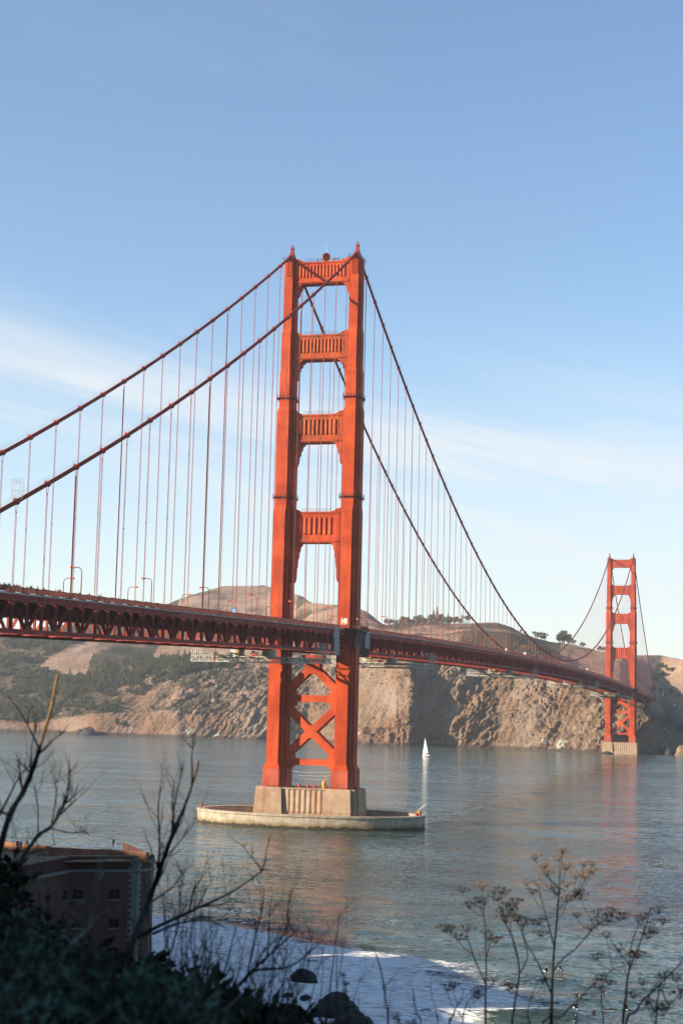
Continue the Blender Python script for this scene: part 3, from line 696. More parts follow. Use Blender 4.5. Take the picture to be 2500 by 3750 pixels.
    # portal struts with zigzag fluting
    for k, (z0, z1, hd, nr, xi, haunch, mar) in enumerate(PORTALS):
        mat = 'weathered_paint' if near and k in (1, 2) else 'tower_paint'
        xo = xi+0.35
        right = []
        for (w, dn) in haunch: right.append((w, dn))
        poly = [(-xo, z1+1.5), (-xi+1.2, z1+1.2), (-xi+2.6, z1+0.3), (-xi+4.0, z1), (xi-4.0, z1), (xi-2.6, z1+0.3), (xi-1.2, z1+1.2), (xo, z1+1.5)]
        last = haunch[-1][1]+1.2
        stair = [(xo, z0-last)]
        prev = None
        for i in range(len(haunch)-1, -1, -1):
            w, dn = haunch[i]
            nxt = haunch[i+1][1] if i+1 < len(haunch) else last
            stair.append((xi-w, z0-nxt+0.35*min(1, nxt-dn))); stair.append((xi-w-0.18, z0-dn-0.05 if i else z0))
        poly += stair
        poly += [(-x, z) for x, z in reversed(stair)]
        m = MB(); m.prism(poly, -hd, hd)
        st_ = put(m, 'portal_strut', mat)
        if mat == 'weathered_paint': st_['label'] = 'rust-stained weathered portal strut'
        for sy in (-1, 1):
            m = MB(); m.box(-xi+0.15, xi-0.15, min(sy*hd, sy*(hd+0.28)), max(sy*hd, sy*(hd+0.28)), z0+0.35, z0+1.0); put(m, 'moulding', mat, st_)
            m = MB(); m.box(-xi+0.15, xi-0.15, min(sy*hd, sy*(hd+0.22)), max(sy*hd, sy*(hd+0.22)), z1-0.75, z1-0.35); put(m, 'moulding', mat, st_)
        wtot = 2*(xi-mar); w = wtot/nr; zt, zbm = z1-(z1-z0)*0.20, z0+(z1-z0)*0.24
        for sy in (-1, 1):
            if sy == 1 and not near: continue
            for i in range(nr):
                x0 = -xi+mar+w*i; pr = min(0.50, w*0.30); yb = sy*hd; yo = sy*(hd+pr)
                xm = x0+w*0.5
                m = MB()
                m.add([(x0, yb, zt), (xm, yo, zt), (x0+w*0.98, yb, zt), (x0, yb, zbm+0.7), (xm, yo, zbm+0.7), (x0+w*0.98, yb, zbm+0.7), (xm, yb, zbm)],
                      [(0, 1, 2), (0, 3, 4, 1), (1, 4, 5, 2), (3, 6, 4), (4, 6, 5)] if sy < 0 else [(2, 1, 0), (1, 4, 3, 0), (2, 5, 4, 1), (4, 6, 3), (5, 6, 4)])
                put(m, 'fluted_rib', mat, st_)
        # thin rail along the top
        m = MB(); zr = z1
        for i in range(13): x = -xi+4+(2*xi-8)*i/12; m.tube([(x, -hd+0.3, zr), (x, -hd+0.3, zr+1.25)], 0.045, 4)
        for z in (zr+0.65, zr+1.25): m.beam((-xi+3.8, -hd+0.3, z), (xi-3.8, -hd+0.3, z), 0.06, 0.06)
        put(m, 'strut_railing', 'dark_steel', st_)
    # cross bracing under the deck
    hb = 2.3
    def member(p_, q_, w, name='cross_brace', d=hb):
        (xa, za), (xb, zb_) = p_, q_; dx, dz = xb-xa, zb_-za; l = math.hypot(dx, dz); nx, nz = -dz/l*w/2, dx/l*w/2
        m = MB(); m.prism([(xa+nx, za+nz), (xa-nx, za-nz), (xb-nx, zb_-nz), (xb+nx, zb_+nz)], -d, d)
        return put(m, name, 'brace_paint')
    for s in (-1, 1):
        member((s*10.6, 25.2), (s*1.2, 33.9), 2.9)
        member((s*1.2, 35.9), (s*10.6, 44.6), 2.9)
        member((s*10.6, 50.4), (s*1.6, 58.8), 2.9)
        m = MB(); m.prism([(s*9.6, 43.2), (s*7.2, 45.4), (s*6.9, 46.4), (s*6.9, 48.9), (s*7.2, 50.0), (s*9.6, 52.2), (s*10.4, 52.2), (s*10.4, 43.2)], -hb-0.04, hb+0.04)
        put(m, 'gusset_plate', 'brace_paint')
        m = MB(); m.prism([(s*9.7, 28.3), (s*7.4, 26.2), (s*6.9, 24.3), (s*6.9, 21.8), (s*8.4, 20.6), (s*10.4, 20.0), (s*10.4, 28.3)], -hb-0.04, hb+0.04)
        put(m, 'gusset_plate', 'brace_paint')
    m = MB(); m.box(-7.6, 7.6, -hb+0.06, hb-0.06, 46.3, 49.0); put(m, 'cross_strut', 'brace_paint')
    m = MB(); m.box(-7.6, 7.6, -hb+0.06, hb-0.06, 21.9, 24.3); put(m, 'cross_strut', 'brace_paint')
    m = MB(); m.prism([(-2.1, 36.4), (-2.1, 33.4), (-1.2, 32.4), (1.2, 32.4), (2.1, 33.4), (2.1, 36.4), (1.2, 37.4), (-1.2, 37.4)], -hb-0.04, hb+0.04); put(m, 'gusset_plate', 'brace_paint')
    m = MB(); m.prism([(-2.9, 59.6), (-1.2, 57.3), (1.2, 57.3), (2.9, 59.6), (2.9, 61.2), (4.2, 63.0), (4.2, 64.6), (-4.2, 64.6), (-4.2, 63.0), (-2.9, 61.2)], -hb-0.04, hb+0.04); put(m, 'gusset_plate', 'brace_paint')
    return root
make_tower(0.0, True); make_tower(SPAN, False)

# ------------------------------------------------------------------ piers
def make_pier(y0, near):
    root = thing('tower_pier', 'fluted concrete pier under the near tower inside the oval fender' if near else 'fluted concrete pier under the far tower at the cliff foot', 'pier', (0, y0, 0), 'bridge tower piers')
    for s in (-1, 1):
        m = MB(); T0 = ((5.3, 6.6, 7.4), (10.8, 9.0, 6.4)); T1 = ((4.75, 6.0, 6.8), (10.2, 8.4, 6.0))
        m.loft([leg_ring(z, T) for z, T in ((-4, T0), (3.5, T0), (13.0, T1), (13.4, tuple(tuple(q-0.25 for q in r) for r in T1)))])
        m.v = [(x+s*HX, y, z) for x, y, z in m.v]; m.build('pedestal', 'pier_concrete', root)
    m = MB(); m.box(-9.6, 9.6, -9.3, 9.3, -4, 12.9); m.build('core_wall', 'pier_concrete', root)
    n = 7; w = 15.0/n
    for sy in (-1, 1):
        for i in range(n):
            x0 = -7.5+w*i; xm = x0+w*0.55; yb, yo = sy*9.3, sy*9.62
            m = MB(); m.add([(x0, yb, 12.9), (xm, yo, 12.9), (x0+w, yb, 12.9), (x0, yb, 4.4), (xm, yo, 4.4), (x0+w, yb, 4.4), (xm, yb, 3.4)],
                            [(0, 1, 2), (0, 3, 4, 1), (1, 4, 5, 2), (3, 6, 4), (4, 6, 5)] if sy < 0 else [(2, 1, 0), (1, 4, 3, 0), (2, 5, 4, 1), (4, 6, 3), (5, 6, 4)])
            m.build('fluted_rib', 'pier_concrete', root)
    m = MB(); m.box(-9.3, 9.3, -10.1, 10.1, -4, 3.4); m.build('plinth', 'pier_concrete', root)
    m = MB(); m.box(-9.5, 9.5, -9.7, 9.7, 12.9, 13.35); m.build('top_slab', 'pier_concrete', root)
    # railing along the pier top
    m = MB(); pts = [(-18.2, -9.8), (-9.2, -9.8), (-9.2, -9.4), (9.2, -9.4), (9.2, -9.8), (18.2, -9.8), (19.4, -6.0), (20.2, 0)]
    for i in range(len(pts)-1):
        p_, q_ = Vector((*pts[i], 0)), Vector((*pts[i+1], 0)); k_ = max(1, int((q_-p_).length/1.9))
        for k in range(k_+1):
            c_ = p_.lerp(q_, k/k_); m.tube([(c_.x, c_.y, 13.3), (c_.x, c_.y, 15.3)], 0.06, 4)
        for z in (14.2, 15.25): m.beam((p_.x, p_.y, z), (q_.x, q_.y, z), 0.07, 0.07)
    m.build('railing', 'rail_paint', root)
    return root
make_pier(0, True); make_pier(SPAN, False)
def fender_pts(a, b, n=96, cx=3.2, cy=-11.0):
    out = []
    for i in range(n):
        an = 2*math.pi*i/n; c_, s_ = math.cos(an), math.sin(an); e = 2/2.15
        out.append((cx+a*math.copysign(abs(c_)**e, c_), cy+b*math.copysign(abs(s_)**e, s_)))
    return out
fr = thing('pier_fender', 'oval bleached concrete fender wall ringing the near tower pier', 'fender wall', (0, 0, 0))
out_, in_ = fender_pts(44.3, 25.5), fender_pts(41.2, 22.4)
m = MB(); m.loft([[(x, y, z) for x, y in P_] for P_, z in ((out_, -4), (out_, 4.1), (fender_pts(44.6, 25.8), 4.3), (fender_pts(44.6, 25.8), 5.0), (in_, 5.0), (in_, -4))], False)
m.build('wall', 'fender_concrete', fr)
m = MB(); ip = fender_pts(41.6, 22.8); n_ = len(ip)
for i in range(n_):
    m.tube([(*ip[i], 5.0), (*ip[i], 6.15)], 0.05, 4)
    for z in (5.55, 6.1): m.beam((*ip[i], z), (*ip[(i+1) % n_], z), 0.06, 0.06)
m.build('railing', 'rail_paint', fr)
for (x, y) in ((-38.5, -14.5), (45.4, -13.5), (45.8, -10.0)):
    m = MB(); m.tube([(0, 0, 0), (0, 0, 0.9), (0, 0, 0.95), (0, 0, 1.15)], [0.45, 0.42, 0.6, 0.55], 10)
    b_ = m.build('bollard', 'red_machine'); b_.location = (x if x > 0 else -39.4  , y, 5.0)
    tag(b_, 'red mooring bollard on the western tip of the fender wall' if x < 0 else ('red mooring bollard on the eastern fender tip, in front of the small crane' if y < -12 else 'red mooring bollard on the eastern fender tip, behind the small crane'), 'bollard', 'mooring bollards on the fender')
cr_ = thing('davit_crane', 'small yellow davit crane leaning from the eastern fender tip', 'crane', (45.4, -11.6, 5.0))
m = MB(); m.tube([(0, 0, 0), (0, 0, 1.9)], [0.35, 0.25], 8); m.build('mast', 'yellow', cr_)
m = MB(); m.tube([(0, 0, 1.6), (1.2, 0, 3.0), (3.0, 0, 4.3)], [0.14, 0.12, 0.09], 6); m.build('boom', 'white_paint', cr_)
m = MB(); m.box(-0.5, 0.5, -0.45, 0.45, 0.7, 1.4); m.build('winch', 'yellow', cr_)
# clutter on the pier deck between the legs
for i, (x, mt, lab) in enumerate(((-3.2, 'red_machine', 'red drum on the pier top, nearest the western leg'), (0.4, 'red_machine', 'red drum on the pier top, between the tower legs'), (3.0, 'red_machine', 'red drum on the pier top, beside the green tank'))):
    m = MB(); m.tube([(0, 0, 0), (0, 0, 0.15), (0, 0, 1.0), (0, 0, 1.25)], [0.5, 0.55, 0.55, 0.4], 10)
    o_ = m.build('drum', mt); o_.location = (x, -5.0, 13.4); tag(o_, lab, 'drum', 'red drums on the pier')
m = MB(); m.tube([(0, 0, 0), (0, 0, 2.4), (0, 0, 2.9)], [0.8, 0.8, 0.3], 12); m.tube([(0.5, 0, 2.4), (0.5, 0, 4.6)], 0.06, 5); m.box(-1.0, 1.4, -0.1, 0.1, 4.6, 4.75)
o_ = m.build('storage_tank', 'yellow'); o_.location = (6.6, -4.6, 13.4); tag(o_, 'yellowish upright tank with a mast beside the eastern leg foot', 'tank')
for i in range(3):
    m = MB(); z = 16.6+i*1.3; m.tube([(-8.6, -4-i*0.3, z+0.6), (-3, -4-i*0.3, z+0.1), (3, -4-i*0.3, z), (8.8, -4-i*0.3, z+0.3)], 0.05, 4)
    o_ = m.build('utility_cable', 'white_paint'); tag(o_, 'pale slack cable strung between the leg feet, %s one' % ('lowest', 'middle', 'topmost')[i], 'cable', 'slack cables at the tower foot')

# ------------------------------------------------------------------ dish and aerial on the near tower
dd = thing('dish_antenna', 'orange round drum dish on top of the near tower', 'antenna', (0.9, -1.0, 223.0))
prof = [(0.3, 1.1), (1.1, 0.9), (1.5, 0.4), (1.68, 0.0), (1.68, -0.9), (1.58, -0.9), (1.45, 0.0), (1.0, 0.4), (0.0, 0.6)]
m = MB(); n_ = 24; an = R(-52)
ax_ = Vector((math.cos(an)*0.6, math.sin(an), 0.0)).normalized(); sd_ = Vector((-ax_.y, ax_.x, 0)); u_ = Vector((0, 0, 1))
m.loft([[tuple(ax_*(-d)+(sd_*math.cos(2*math.pi*k/n_)+u_*math.sin(2*math.pi*k/n_))*max(r_, 0.02)+Vector((0, 0, 1.9))) for k in range(n_)] for r_, d in prof], True)
m.build('drum', 'lamp_orange', dd, True)
m = MB(); m.box(-0.25, 0.25, -0.25, 0.6, 0, 1.0); m.build('mount', 'steel_paint', dd)
m = MB(); m.tube([(0, 0, 0), (0, 0, 4.0), (0, 0, 8.2)], [0.07, 0.05, 0.03], 6); o_ = m.build('whip_aerial', 'white_paint'); o_.location = (0.6, 0.4, 223.0); tag(o_, 'tall thin white aerial mast on top of the near tower', 'aerial')

# ------------------------------------------------------------------ deck and stiffening truss
deck = thing('bridge_deck', 'long orange truss deck of the bridge crossing the strait', 'bridge deck', (0, 0, 0))
PAN = 7.62; K0, K1 = -45, 213
ysn = [k*PAN for k in range(K0, K1+1)]
def along(x0, x1, h0, h1, ylist):
    m = MB(); rings = [[(x0, y, zb(y)+h0), (x1, y, zb(y)+h0), (x1, y, zb(y)+h1), (x0, y, zb(y)+h1)] for y in ylist]
    m.loft(rings); return m
def runs(): # the truss stops at each tower leg
    return [[y for y in ysn if y <= -9]+[-8.0], [8.0]+[y for y in ysn if 9 < y < SPAN-9]+[SPAN-8.0], [SPAN+8.0]+[y for y in ysn if y > SPAN+9]]
for s in (-1, 1):
    for rr in runs():
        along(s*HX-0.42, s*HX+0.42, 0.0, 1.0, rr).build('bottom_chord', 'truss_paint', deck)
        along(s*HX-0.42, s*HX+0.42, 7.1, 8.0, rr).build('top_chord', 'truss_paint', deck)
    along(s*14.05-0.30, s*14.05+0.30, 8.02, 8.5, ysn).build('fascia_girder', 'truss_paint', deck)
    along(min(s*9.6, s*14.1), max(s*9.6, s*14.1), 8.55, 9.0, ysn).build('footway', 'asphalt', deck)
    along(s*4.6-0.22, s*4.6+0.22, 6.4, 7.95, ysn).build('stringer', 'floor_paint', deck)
along(-9.55, 9.55, 8.0, 8.4, ysn).build('roadway', 'asphalt', deck)
along(14.40, 14.50, 8.62, 8.80, ysn).build('pale_strip', 'white_paint', deck)  # thin pale line along the deck edge below the railing
# verticals and diagonals: nearest as single pieces, the rest of the far side as one mass
mv = MB(); mv.box(-0.30, 0.30, -0.32, -0.22, 0.9, 7.2); mv.box(-0.30, 0.30, 0.22, 0.32, 0.9, 7.2); mv.box(-0.05, 0.05, -0.22, 0.22, 0.9, 7.2)
mv = mv.mesh('vertical', 'truss_paint')
def diag_mesh(sg):
    m = MB(); y0, y1 = (0.0, sg*PAN)
    a, b = Vector((0, 0.35*sg, 7.35)), Vector((0, sg*(PAN-0.35), 0.7))
    for xo in (-0.24, 0.24): m.beam(a+Vector((xo, 0, 0)), b+Vector((xo, 0, 0)), 0.12, 0.52, (1, 0, 0))
    n_ = 9
    for i in range(n_):
        p_ = a.lerp(b, (i+0.1)/n_); q_ = a.lerp(b, (i+0.9)/n_); w_ = 0.22*(1 if i % 2 else -1)
        m.beam(p_+Vector((-w_, 0, 0)), q_+Vector((w_, 0, 0)), 0.07, 0.07)
    return m
md = {sg: diag_mesh(sg).mesh('diagonal', 'truss_paint') for sg in (-1, 1)}
mg = MB(); mg.prism([(-0.75, 7.0), (-0.55, 6.5), (-0.30, 6.1), (0.30, 6.1), (0.55, 6.5), (0.75, 7.0), (0.75, 7.5), (-0.75, 7.5)], -0.47, 0.47)
mg.v = [(y, x, z) for x, y, z in mg.v]; mgm = mg.mesh('gusset_plate', 'truss_paint')
mg = MB(); mg.prism([(-0.7, 0.55), (0.7, 0.55), (0.7, 1.2), (0.4, 1.75), (-0.4, 1.75), (-0.7, 1.2)], -0.47, 0.47)
mg.v = [(y, x, z) for x, y, z in mg.v]; mgb = mg.mesh('gusset_plate', 'truss_paint')
def at_tower(y): return abs(y) < 7.0 or abs(y-SPAN) < 7.0
cand = [(math.hypot(s*HX-CAM[0], y-CAM[1])+(0 if s > 0 else 900 if y > 60 else 0), s, k, y) for s in (1, -1) for k, y in zip(range(K0, K1+1), ysn) if not at_tower(y)]
cand.sort()
rest_v, rest_d = MB(), MB()
nvert = ndiag = ngus = 0
dverts = {sg: diag_mesh(sg) for sg in (-1, 1)}
vb = MB(); vb.box(-0.30, 0.30, -0.32, 0.32, 0.9, 7.2)
for _, s, k, y in cand:
    if nvert < 290: obj('vertical', mv, deck, (s*HX, y, zb(y))); nvert += 1
    else: rest_v.add([(a+s*HX, b+y, c+zb(y)) for a, b, c in vb.v], vb.f)
    if k % 2 == 0:
        for sg in (-1, 1):
            y2 = y+sg*PAN
            if at_tower(y2) or y2 < ysn[0] or y2 > ysn[-1]: continue
            if ndiag < 290: obj('diagonal', md[sg], deck, (s*HX, y, (zb(y)+zb(y2))/2)); ndiag += 1
            else: rest_d.add([(a+s*HX, b+y, c+(zb(y)+zb(y2))/2) for a, b, c in dverts[sg].v], dverts[sg].f)
        if ngus < 280: obj('gusset_plate', mgm, deck, (s*HX, y, zb(y))); ngus += 1
    elif s > 0 and ngus < 280: obj('gusset_plate', mgb, deck, (s*HX, y, zb(y))); ngus += 1
rest_v.build('vertical', 'truss_paint', deck)['kind'] = 'stuff'
rest_d.build('diagonal', 'truss_paint', deck)['kind'] = 'stuff'
# floor beams, lower laterals
mf = MB(); mf.box(-HX+0.3, HX-0.3, -0.06, 0.06, 4.9, 7.9); mf.box(-HX+0.3, HX-0.3, -0.32, 0.32, 4.75, 4.95); mf.box(-HX+0.3, HX-0.3, -0.32, 0.32, 7.8, 7.95)
for i in range(-5, 6): mf.box(i*2.4-0.06, i*2.4+0.06, -0.28, 0.28, 4.95, 7.8)
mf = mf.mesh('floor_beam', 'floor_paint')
ml = MB(); ml.box(-HX+0.3, HX-0.3, -0.16, 0.16, 0.62, 0.95); ml = ml.mesh('lower_strut', 'truss_paint')
mlat = {}
for sg in (-1, 1):
    m = MB(); n_ = 14; A, B = Vector((-HX*sg+0.3*sg, 0.4, 0.8)), Vector((HX*sg-0.3*sg, 2*PAN-0.4, 0.8))
    for o in (-0.28, 0.28): m.beam(A+Vector((0, o, 0)), B+Vector((0, o, 0)), 0.12, 0.22)
    for i in range(n_): m.beam(A.lerp(B, i/n_)+Vector((0, 0.28*(1 if i % 2 else -1), 0)), A.lerp(B, (i+1)/n_)+Vector((0, -0.28*(1 if i % 2 else -1), 0)), 0.1, 0.1)
    mlat[sg] = m.mesh('lower_lateral', 'truss_paint')
for k, y in zip(range(K0, K1+1), ysn):
    if at_tower(y): continue
    obj('floor_beam', mf, deck, (0, y, zb(y)))
    obj('lower_strut', ml, deck, (0, y, zb(y)))
    if k % 2 == 0 and y+2*PAN < ysn[-1] and not at_tower(y+2*PAN):
        for sg in (-1, 1): obj('lower_lateral', mlat[sg], deck, (0, y, (zb(y)+zb(y+2*PAN))/2))
# railings: near side one panel after another, far side as one mass
def rail_mesh(x):
    m = MB(); L = PAN
    m.box(x-0.07, x+0.07, 0.06, L-0.06, 10.30, 10.42); m.box(x-0.05, x+0.05, 0.1, L-0.1, 9.12, 9.22)
    for i in range(3): yy = L*i/2; m.box(x-0.09, x+0.09, yy-0.10 if i else 0.0, yy+0.10 if i < 2 else L, 8.95, 10.36)
    n_ = 26
    for i in range(n_):
        yy = 0.18+(L-0.36)*(i+0.5)/n_; m.box(x-0.03, x+0.03, yy-0.085, yy+0.085, 9.2, 10.32)
    return m
mr = rail_mesh(14.25).mesh('railing_panel', 'rail_paint')
rw = MB(); rwb = rail_mesh(-14.25)
for k, y in zip(range(K0, K1), ysn[:-1]):
    sl = math.atan2(zb(y+PAN)-zb(y), PAN)
    if not (abs(y+PAN/2) < 14 or abs(y+PAN/2-SPAN) < 14): obj('railing_panel', mr, deck, (0, y, zb(y)), (sl*0.0, 0, 0))
    for (vv, ff) in ((rwb.v[:16], rwb.f[:12]),): rw.add([(a, b+y, c+zb(y)) for a, b, c in vv], ff)
rw.build('railing', 'rail_paint', deck)['kind'] = 'stuff'
# sidewalk bulge round each tower leg, with a screened lookout on the near side
for y0 in (0, SPAN):
    for s in (-1, 1):
        m = MB(); z = zb(0)
        m.slab([(s*9.6, -13), (s*15.5, -13), (s*19.4, -8.5), (s*19.4, 8.5), (s*15.5, 13), (s*9.6, 13)] if s > 0 else [(s*9.6, 13), (s*15.5, 13), (s*19.4, 8.5), (s*19.4, -8.5), (s*15.5, -13), (s*9.6, -13)], z+8.3, z+9.0)
        m.v = [(a, b+y0, c) for a, b, c in m.v]
        fp = m.build('lookout', 'dark_steel', deck)
        m = MB(); pl = [(s*14.3, -13.2), (s*15.6, -13), (s*19.5, -8.5), (s*19.5, 8.5), (s*15.6, 13), (s*14.3, 13.2)]
        for i in range(5):
            p_, q_ = Vector((*pl[i], 0)), Vector((*pl[i+1], 0)); k_ = max(1, int((q_-p_).length/0.5))
            for k in range(k_):
                c_ = p_.lerp(q_, k/k_); m.tube([(c_.x, c_.y+y0, z+9.0), (c_.x, c_.y+y0, z+10.4)], 0.05, 4)
            m.beam((p_.x, p_.y+y0, z+10.4), (q_.x, q_.y+y0, z+10.4), 0.14, 0.14)
        m.build('lookout_railing', 'rail_paint', fp)
        # raking brackets that carry it
        m = MB()
        for yy in (-8, 0, 8): m.beam((s*14.5, yy+y0, z+3.6), (s*18.8, yy+y0, z+8.2), 0.4, 0.5)
        m.build('bracket', 'dark_steel', fp)
        m = MB(); m.prism([(s*17.2, 1.0+z), (s*17.2, 8.2+z), (s*18.6, 8.2+z)], y0-6, y0+6); m.build('apron', 'dark_steel', fp)

# ------------------------------------------------------------------ main cables, bands, hangers
for s in (1, -1):
    root = thing('main_cable', 'main suspension cable over the eastern tower legs, nearer to the viewer' if s > 0 else 'main suspension cable over the western tower legs, behind the other one', 'cable', (s*HX, 0, 0), 'main cables')
    ylist = [y for y in np.arange(-343, 0, 7.62)]+[0.0]+[y for y in np.arange(7.62, SPAN, 7.62)]+[SPAN]+[y for y in np.arange(SPAN+7.62, SPAN+344, 7.62)]
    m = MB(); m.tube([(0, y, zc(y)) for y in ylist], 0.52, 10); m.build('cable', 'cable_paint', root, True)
    for o in (-0.55, 0.55):
        m = MB(); m.tube([(o, y, zc(y)+1.35) for y in ylist], 0.022, 3, False); m.build('hand_rope', 'dark_steel', root)
    mbd = MB(); mbd.box(-0.57, 0.57, -0.50, 0.50, -0.57, 0.64); mbd.box(-0.45, 0.45, -0.75, 0.75, -0.555, 0.555); mbd.tube([(-0.55, 0, 0.7), (-0.55, 0, 1.4)], 0.04, 4); mbd.tube([(0.55, 0, 0.7), (0.55, 0, 1.4)], 0.04, 4)
    mbd = mbd.mesh('cable_band', 'steel_paint')
    for k in range(-22, 107):
        y = k*15.24
        if abs(y) < 3 or abs(y-SPAN) < 7.7: continue
        z0, z1 = zb(y)+8.4, zc(y)
        sl = math.atan((zc(y+1)-zc(y-1))/2)
        obj('cable_band', mbd, root, (0, y, z1), (sl, 0, 0))
        if z1-z0 < 1.2: continue
        m = MB(); thick = (k < 0 and (-k) % 6 == 5) or (k > 0 and k % 6 == 1 and k < 40)
        top = min(1.9, (z1-z0)*0.4)
        rr_ = 0.068 if y < 300 else 0.075
        for sg in (-1, 1):
            m.tube([(0, y+sg*0.62, z1-0.3), (0, y+sg*0.27, z1-top-0.4), (0, y+sg*0.27, z0)], rr_, 4, False)
        m.box(-0.12, 0.12, y-0.34, y+0.34, z1-top-0.55, z1-top-0.35)
        if thick: m.box(-0.10, 0.10, y-0.24, y+0.24, z0, z1-top-0.5)
        if z1-z0 > 40: m.box(-0.1, 0.1, y-0.32, y+0.32, z0+(z1-z0)*0.45, z0+(z1-z0)*0.45+0.25)
        m.build('hanger', 'hanger_paint', root)
# inspection cage riding the near cable
cg = thing('inspection_cage', 'white netted inspection cage standing on the near cable', 'cage', (HX, -289.5, zc(-289.5)+0.6))
m = MB()
for a in range(10):
    an = a*math.pi/5; m.tube([(1.0*math.cos(an), 1.5*math.sin(an), 0), (1.3*math.cos(an), 2.3*math.sin(an), 3.6), (1.3*math.cos(an), 2.0*math.sin(an), 4.3)], 0.03, 4)
for z, q in ((0.0, 1.0), (1.8, 1.22), (3.6, 1.5), (4.3, 1.35)):
    m.tube([((0.9+0.1*q)*math.cos(a*math.pi/8)*1.1, 1.5*q*math.sin(a*math.pi/8), z) for a in range(17)], 0.03, 4, False)
m.build('frame', 'white_paint', cg)
m = MB(); m.box(-0.5, 0.5, -0.9, 0.9, 0.0, 0.1); m.build('floor', 'white_paint', cg)

# ------------------------------------------------------------------ lamps
def lamp_mesh():
    a = MB(); a.tube([(0, 0, 0), (0, 0, 0.6), (0, 0, 0.62), (0, 0, 6.8)], [0.22, 0.22, 0.15, 0.12], 8)
    pts = [(0, 0, 6.8)]+[(-1.1+1.1*math.cos(q), 0, 6.8+1.15*math.sin(q)) for q in np.linspace(0.15, math.pi/2, 6)]+[(-1.9, 0, 7.95)]
    a.tube(pts, 0.10, 6)
    b = MB(); b.loft([[(x, y*w, z+7.95) for y, z in ((-1, -h), (1, -h), (1, h), (-1, h))] for x, w, h in ((-1.85, 0.12, 0.1), (-2.0, 0.28, 0.17), (-2.95, 0.32, 0.22), (-3.1, 0.2, 0.12))])
    c = MB(); c.box(-2.85, -2.1, -0.24, 0.24, 7.68, 7.745)
    return a.mesh('pole', 'rail_paint'), b.mesh('lamp_head', 'lamp_orange'), c.mesh('lens', 'glass_grey')
LM = lamp_mesh()
def place_lamp(s, y, label):
    o = thing('street_lamp', label, 'street lamp', (s*12.9, y, zb(y)+9.0), 'street lamps along the bridge railings', 0 if s > 0 else math.pi)
    for nm, me_ in zip(('pole', 'lamp_head', 'lens'), LM): obj(nm, me_, o)
for s in (1, -1):
    side = 'near' if s > 0 else 'far'
    for k in range(6):
        place_lamp(s, -45.72*(k+0.5), 'curved-neck street lamp on the %s railing, %s one south of the big tower' % (side, ORD[k]))
    for k in range(27):
        y = 45.72*(k+0.5)
        if y > SPAN-20: continue
        place_lamp(s, y, 'curved-neck street lamp on the %s railing, %s beyond the big tower' % (side, ORD[k]))
    for k in range(6):
        place_lamp(s, SPAN+45.72*(k+0.5), 'curved-neck street lamp on the %s railing, %s beyond the distant tower' % (side, ORD[k]))
# ball beacons round the near lookout
for i, (x, y, h, mt) in enumerate(((15.4, -15.5, 3.2, 0), (19.3, -8.2, 3.4, 1), (19.3, 4.5, 3.4, 1), (19.3, 8.2, 3.0, 1), (15.2, 16.0, 2.8, 1), (-12.6, -7.0, 3.3, 0))):
    o = thing('beacon_post', 'red post with a %s at the near lookout, %s from south' % ('red lantern' if not mt else 'pale ball', ORD[i]), 'beacon', (x, y, zb(0)+9.0), 'beacon posts at the lookout')
    m = MB(); m.tube([(0, 0, 0), (0, 0, h)], 0.09, 6); m.build('post', 'rail_paint', o)
    m = MB()
    if mt: m.loft([[(0.30*math.sin(q)*math.cos(w*math.pi/5), 0.30*math.sin(q)*math.sin(w*math.pi/5), h+0.25-0.30*math.cos(q)) for w in range(10)] for q in np.linspace(0.1, 3.04, 7)])
    else: m.tube([(0, 0, h), (0, 0, h+0.1), (0, 0, h+0.7), (0, 0, h+0.85)], [0.2, 0.42, 0.42, 0.2], 8)
    m.build('lantern', 'white_paint' if mt else 'lamp_orange', o)
m = MB(); m.box(-1.2, 1.2, -0.06, 0.06, 0, 2.5); sb = thing('notice_board', 'white notice board beside the near tower leg', 'notice board', (15.2, -12.5, zb(0)+10.2)); m.build('panel', 'white_paint', sb)
m = MB(); m.box(-0.7, 0.7, -0.09, -0.065, 0.25, 0.75); m.build('notice', 'yellow', sb)
m = MB(); m.tube([(0, 0.2, -1.2), (0, 0.2, 0.4)], 0.07, 5); m.build('post', 'rail_paint', sb)
# blue and yellow road sign on the far footway
sg_ = thing('road_sign', 'blue road sign with a yellow lower plate on the far railing', 'road sign', (-12.2, -63.0, zb(-63)+9.0))
m = MB(); m.tube([(0, 0, 0), (0, 0, 5.4)], 0.08, 6); m.build('post', 'rail_paint', sg_)
m = MB(); m.box(-1.05, 1.05, -0.16, -0.09, 3.0, 5.6); pn = m.build('panel', 'sign_blue', sg_)
m = MB(); m.box(-1.05, 1.05, -0.16, -0.09, 2.0, 2.9); m.build('panel', 'yellow', sg_)
for z, w in ((5.1, 0.35), (4.55, 0.75), (4.15, 0.6), (3.75, 0.75), (3.35, 0.5)):
    m = MB(); m.box(-w, w, -0.19, -0.165, z-0.1, z+0.1); m.build('lettering', 'white_paint', pn)
o_ = MB().box(-0.6, 0.6, -0.06, 0.06, 0, 0.8).box(-0.05, 0.05, -0.05, 0.05, -2.4, 0).build('warning_sign', 'yellow'); o_.location = (-12.4, -12.5, zb(0)+11.2); tag(o_, 'small yellow warning sign at the far side of the near tower', 'sign')

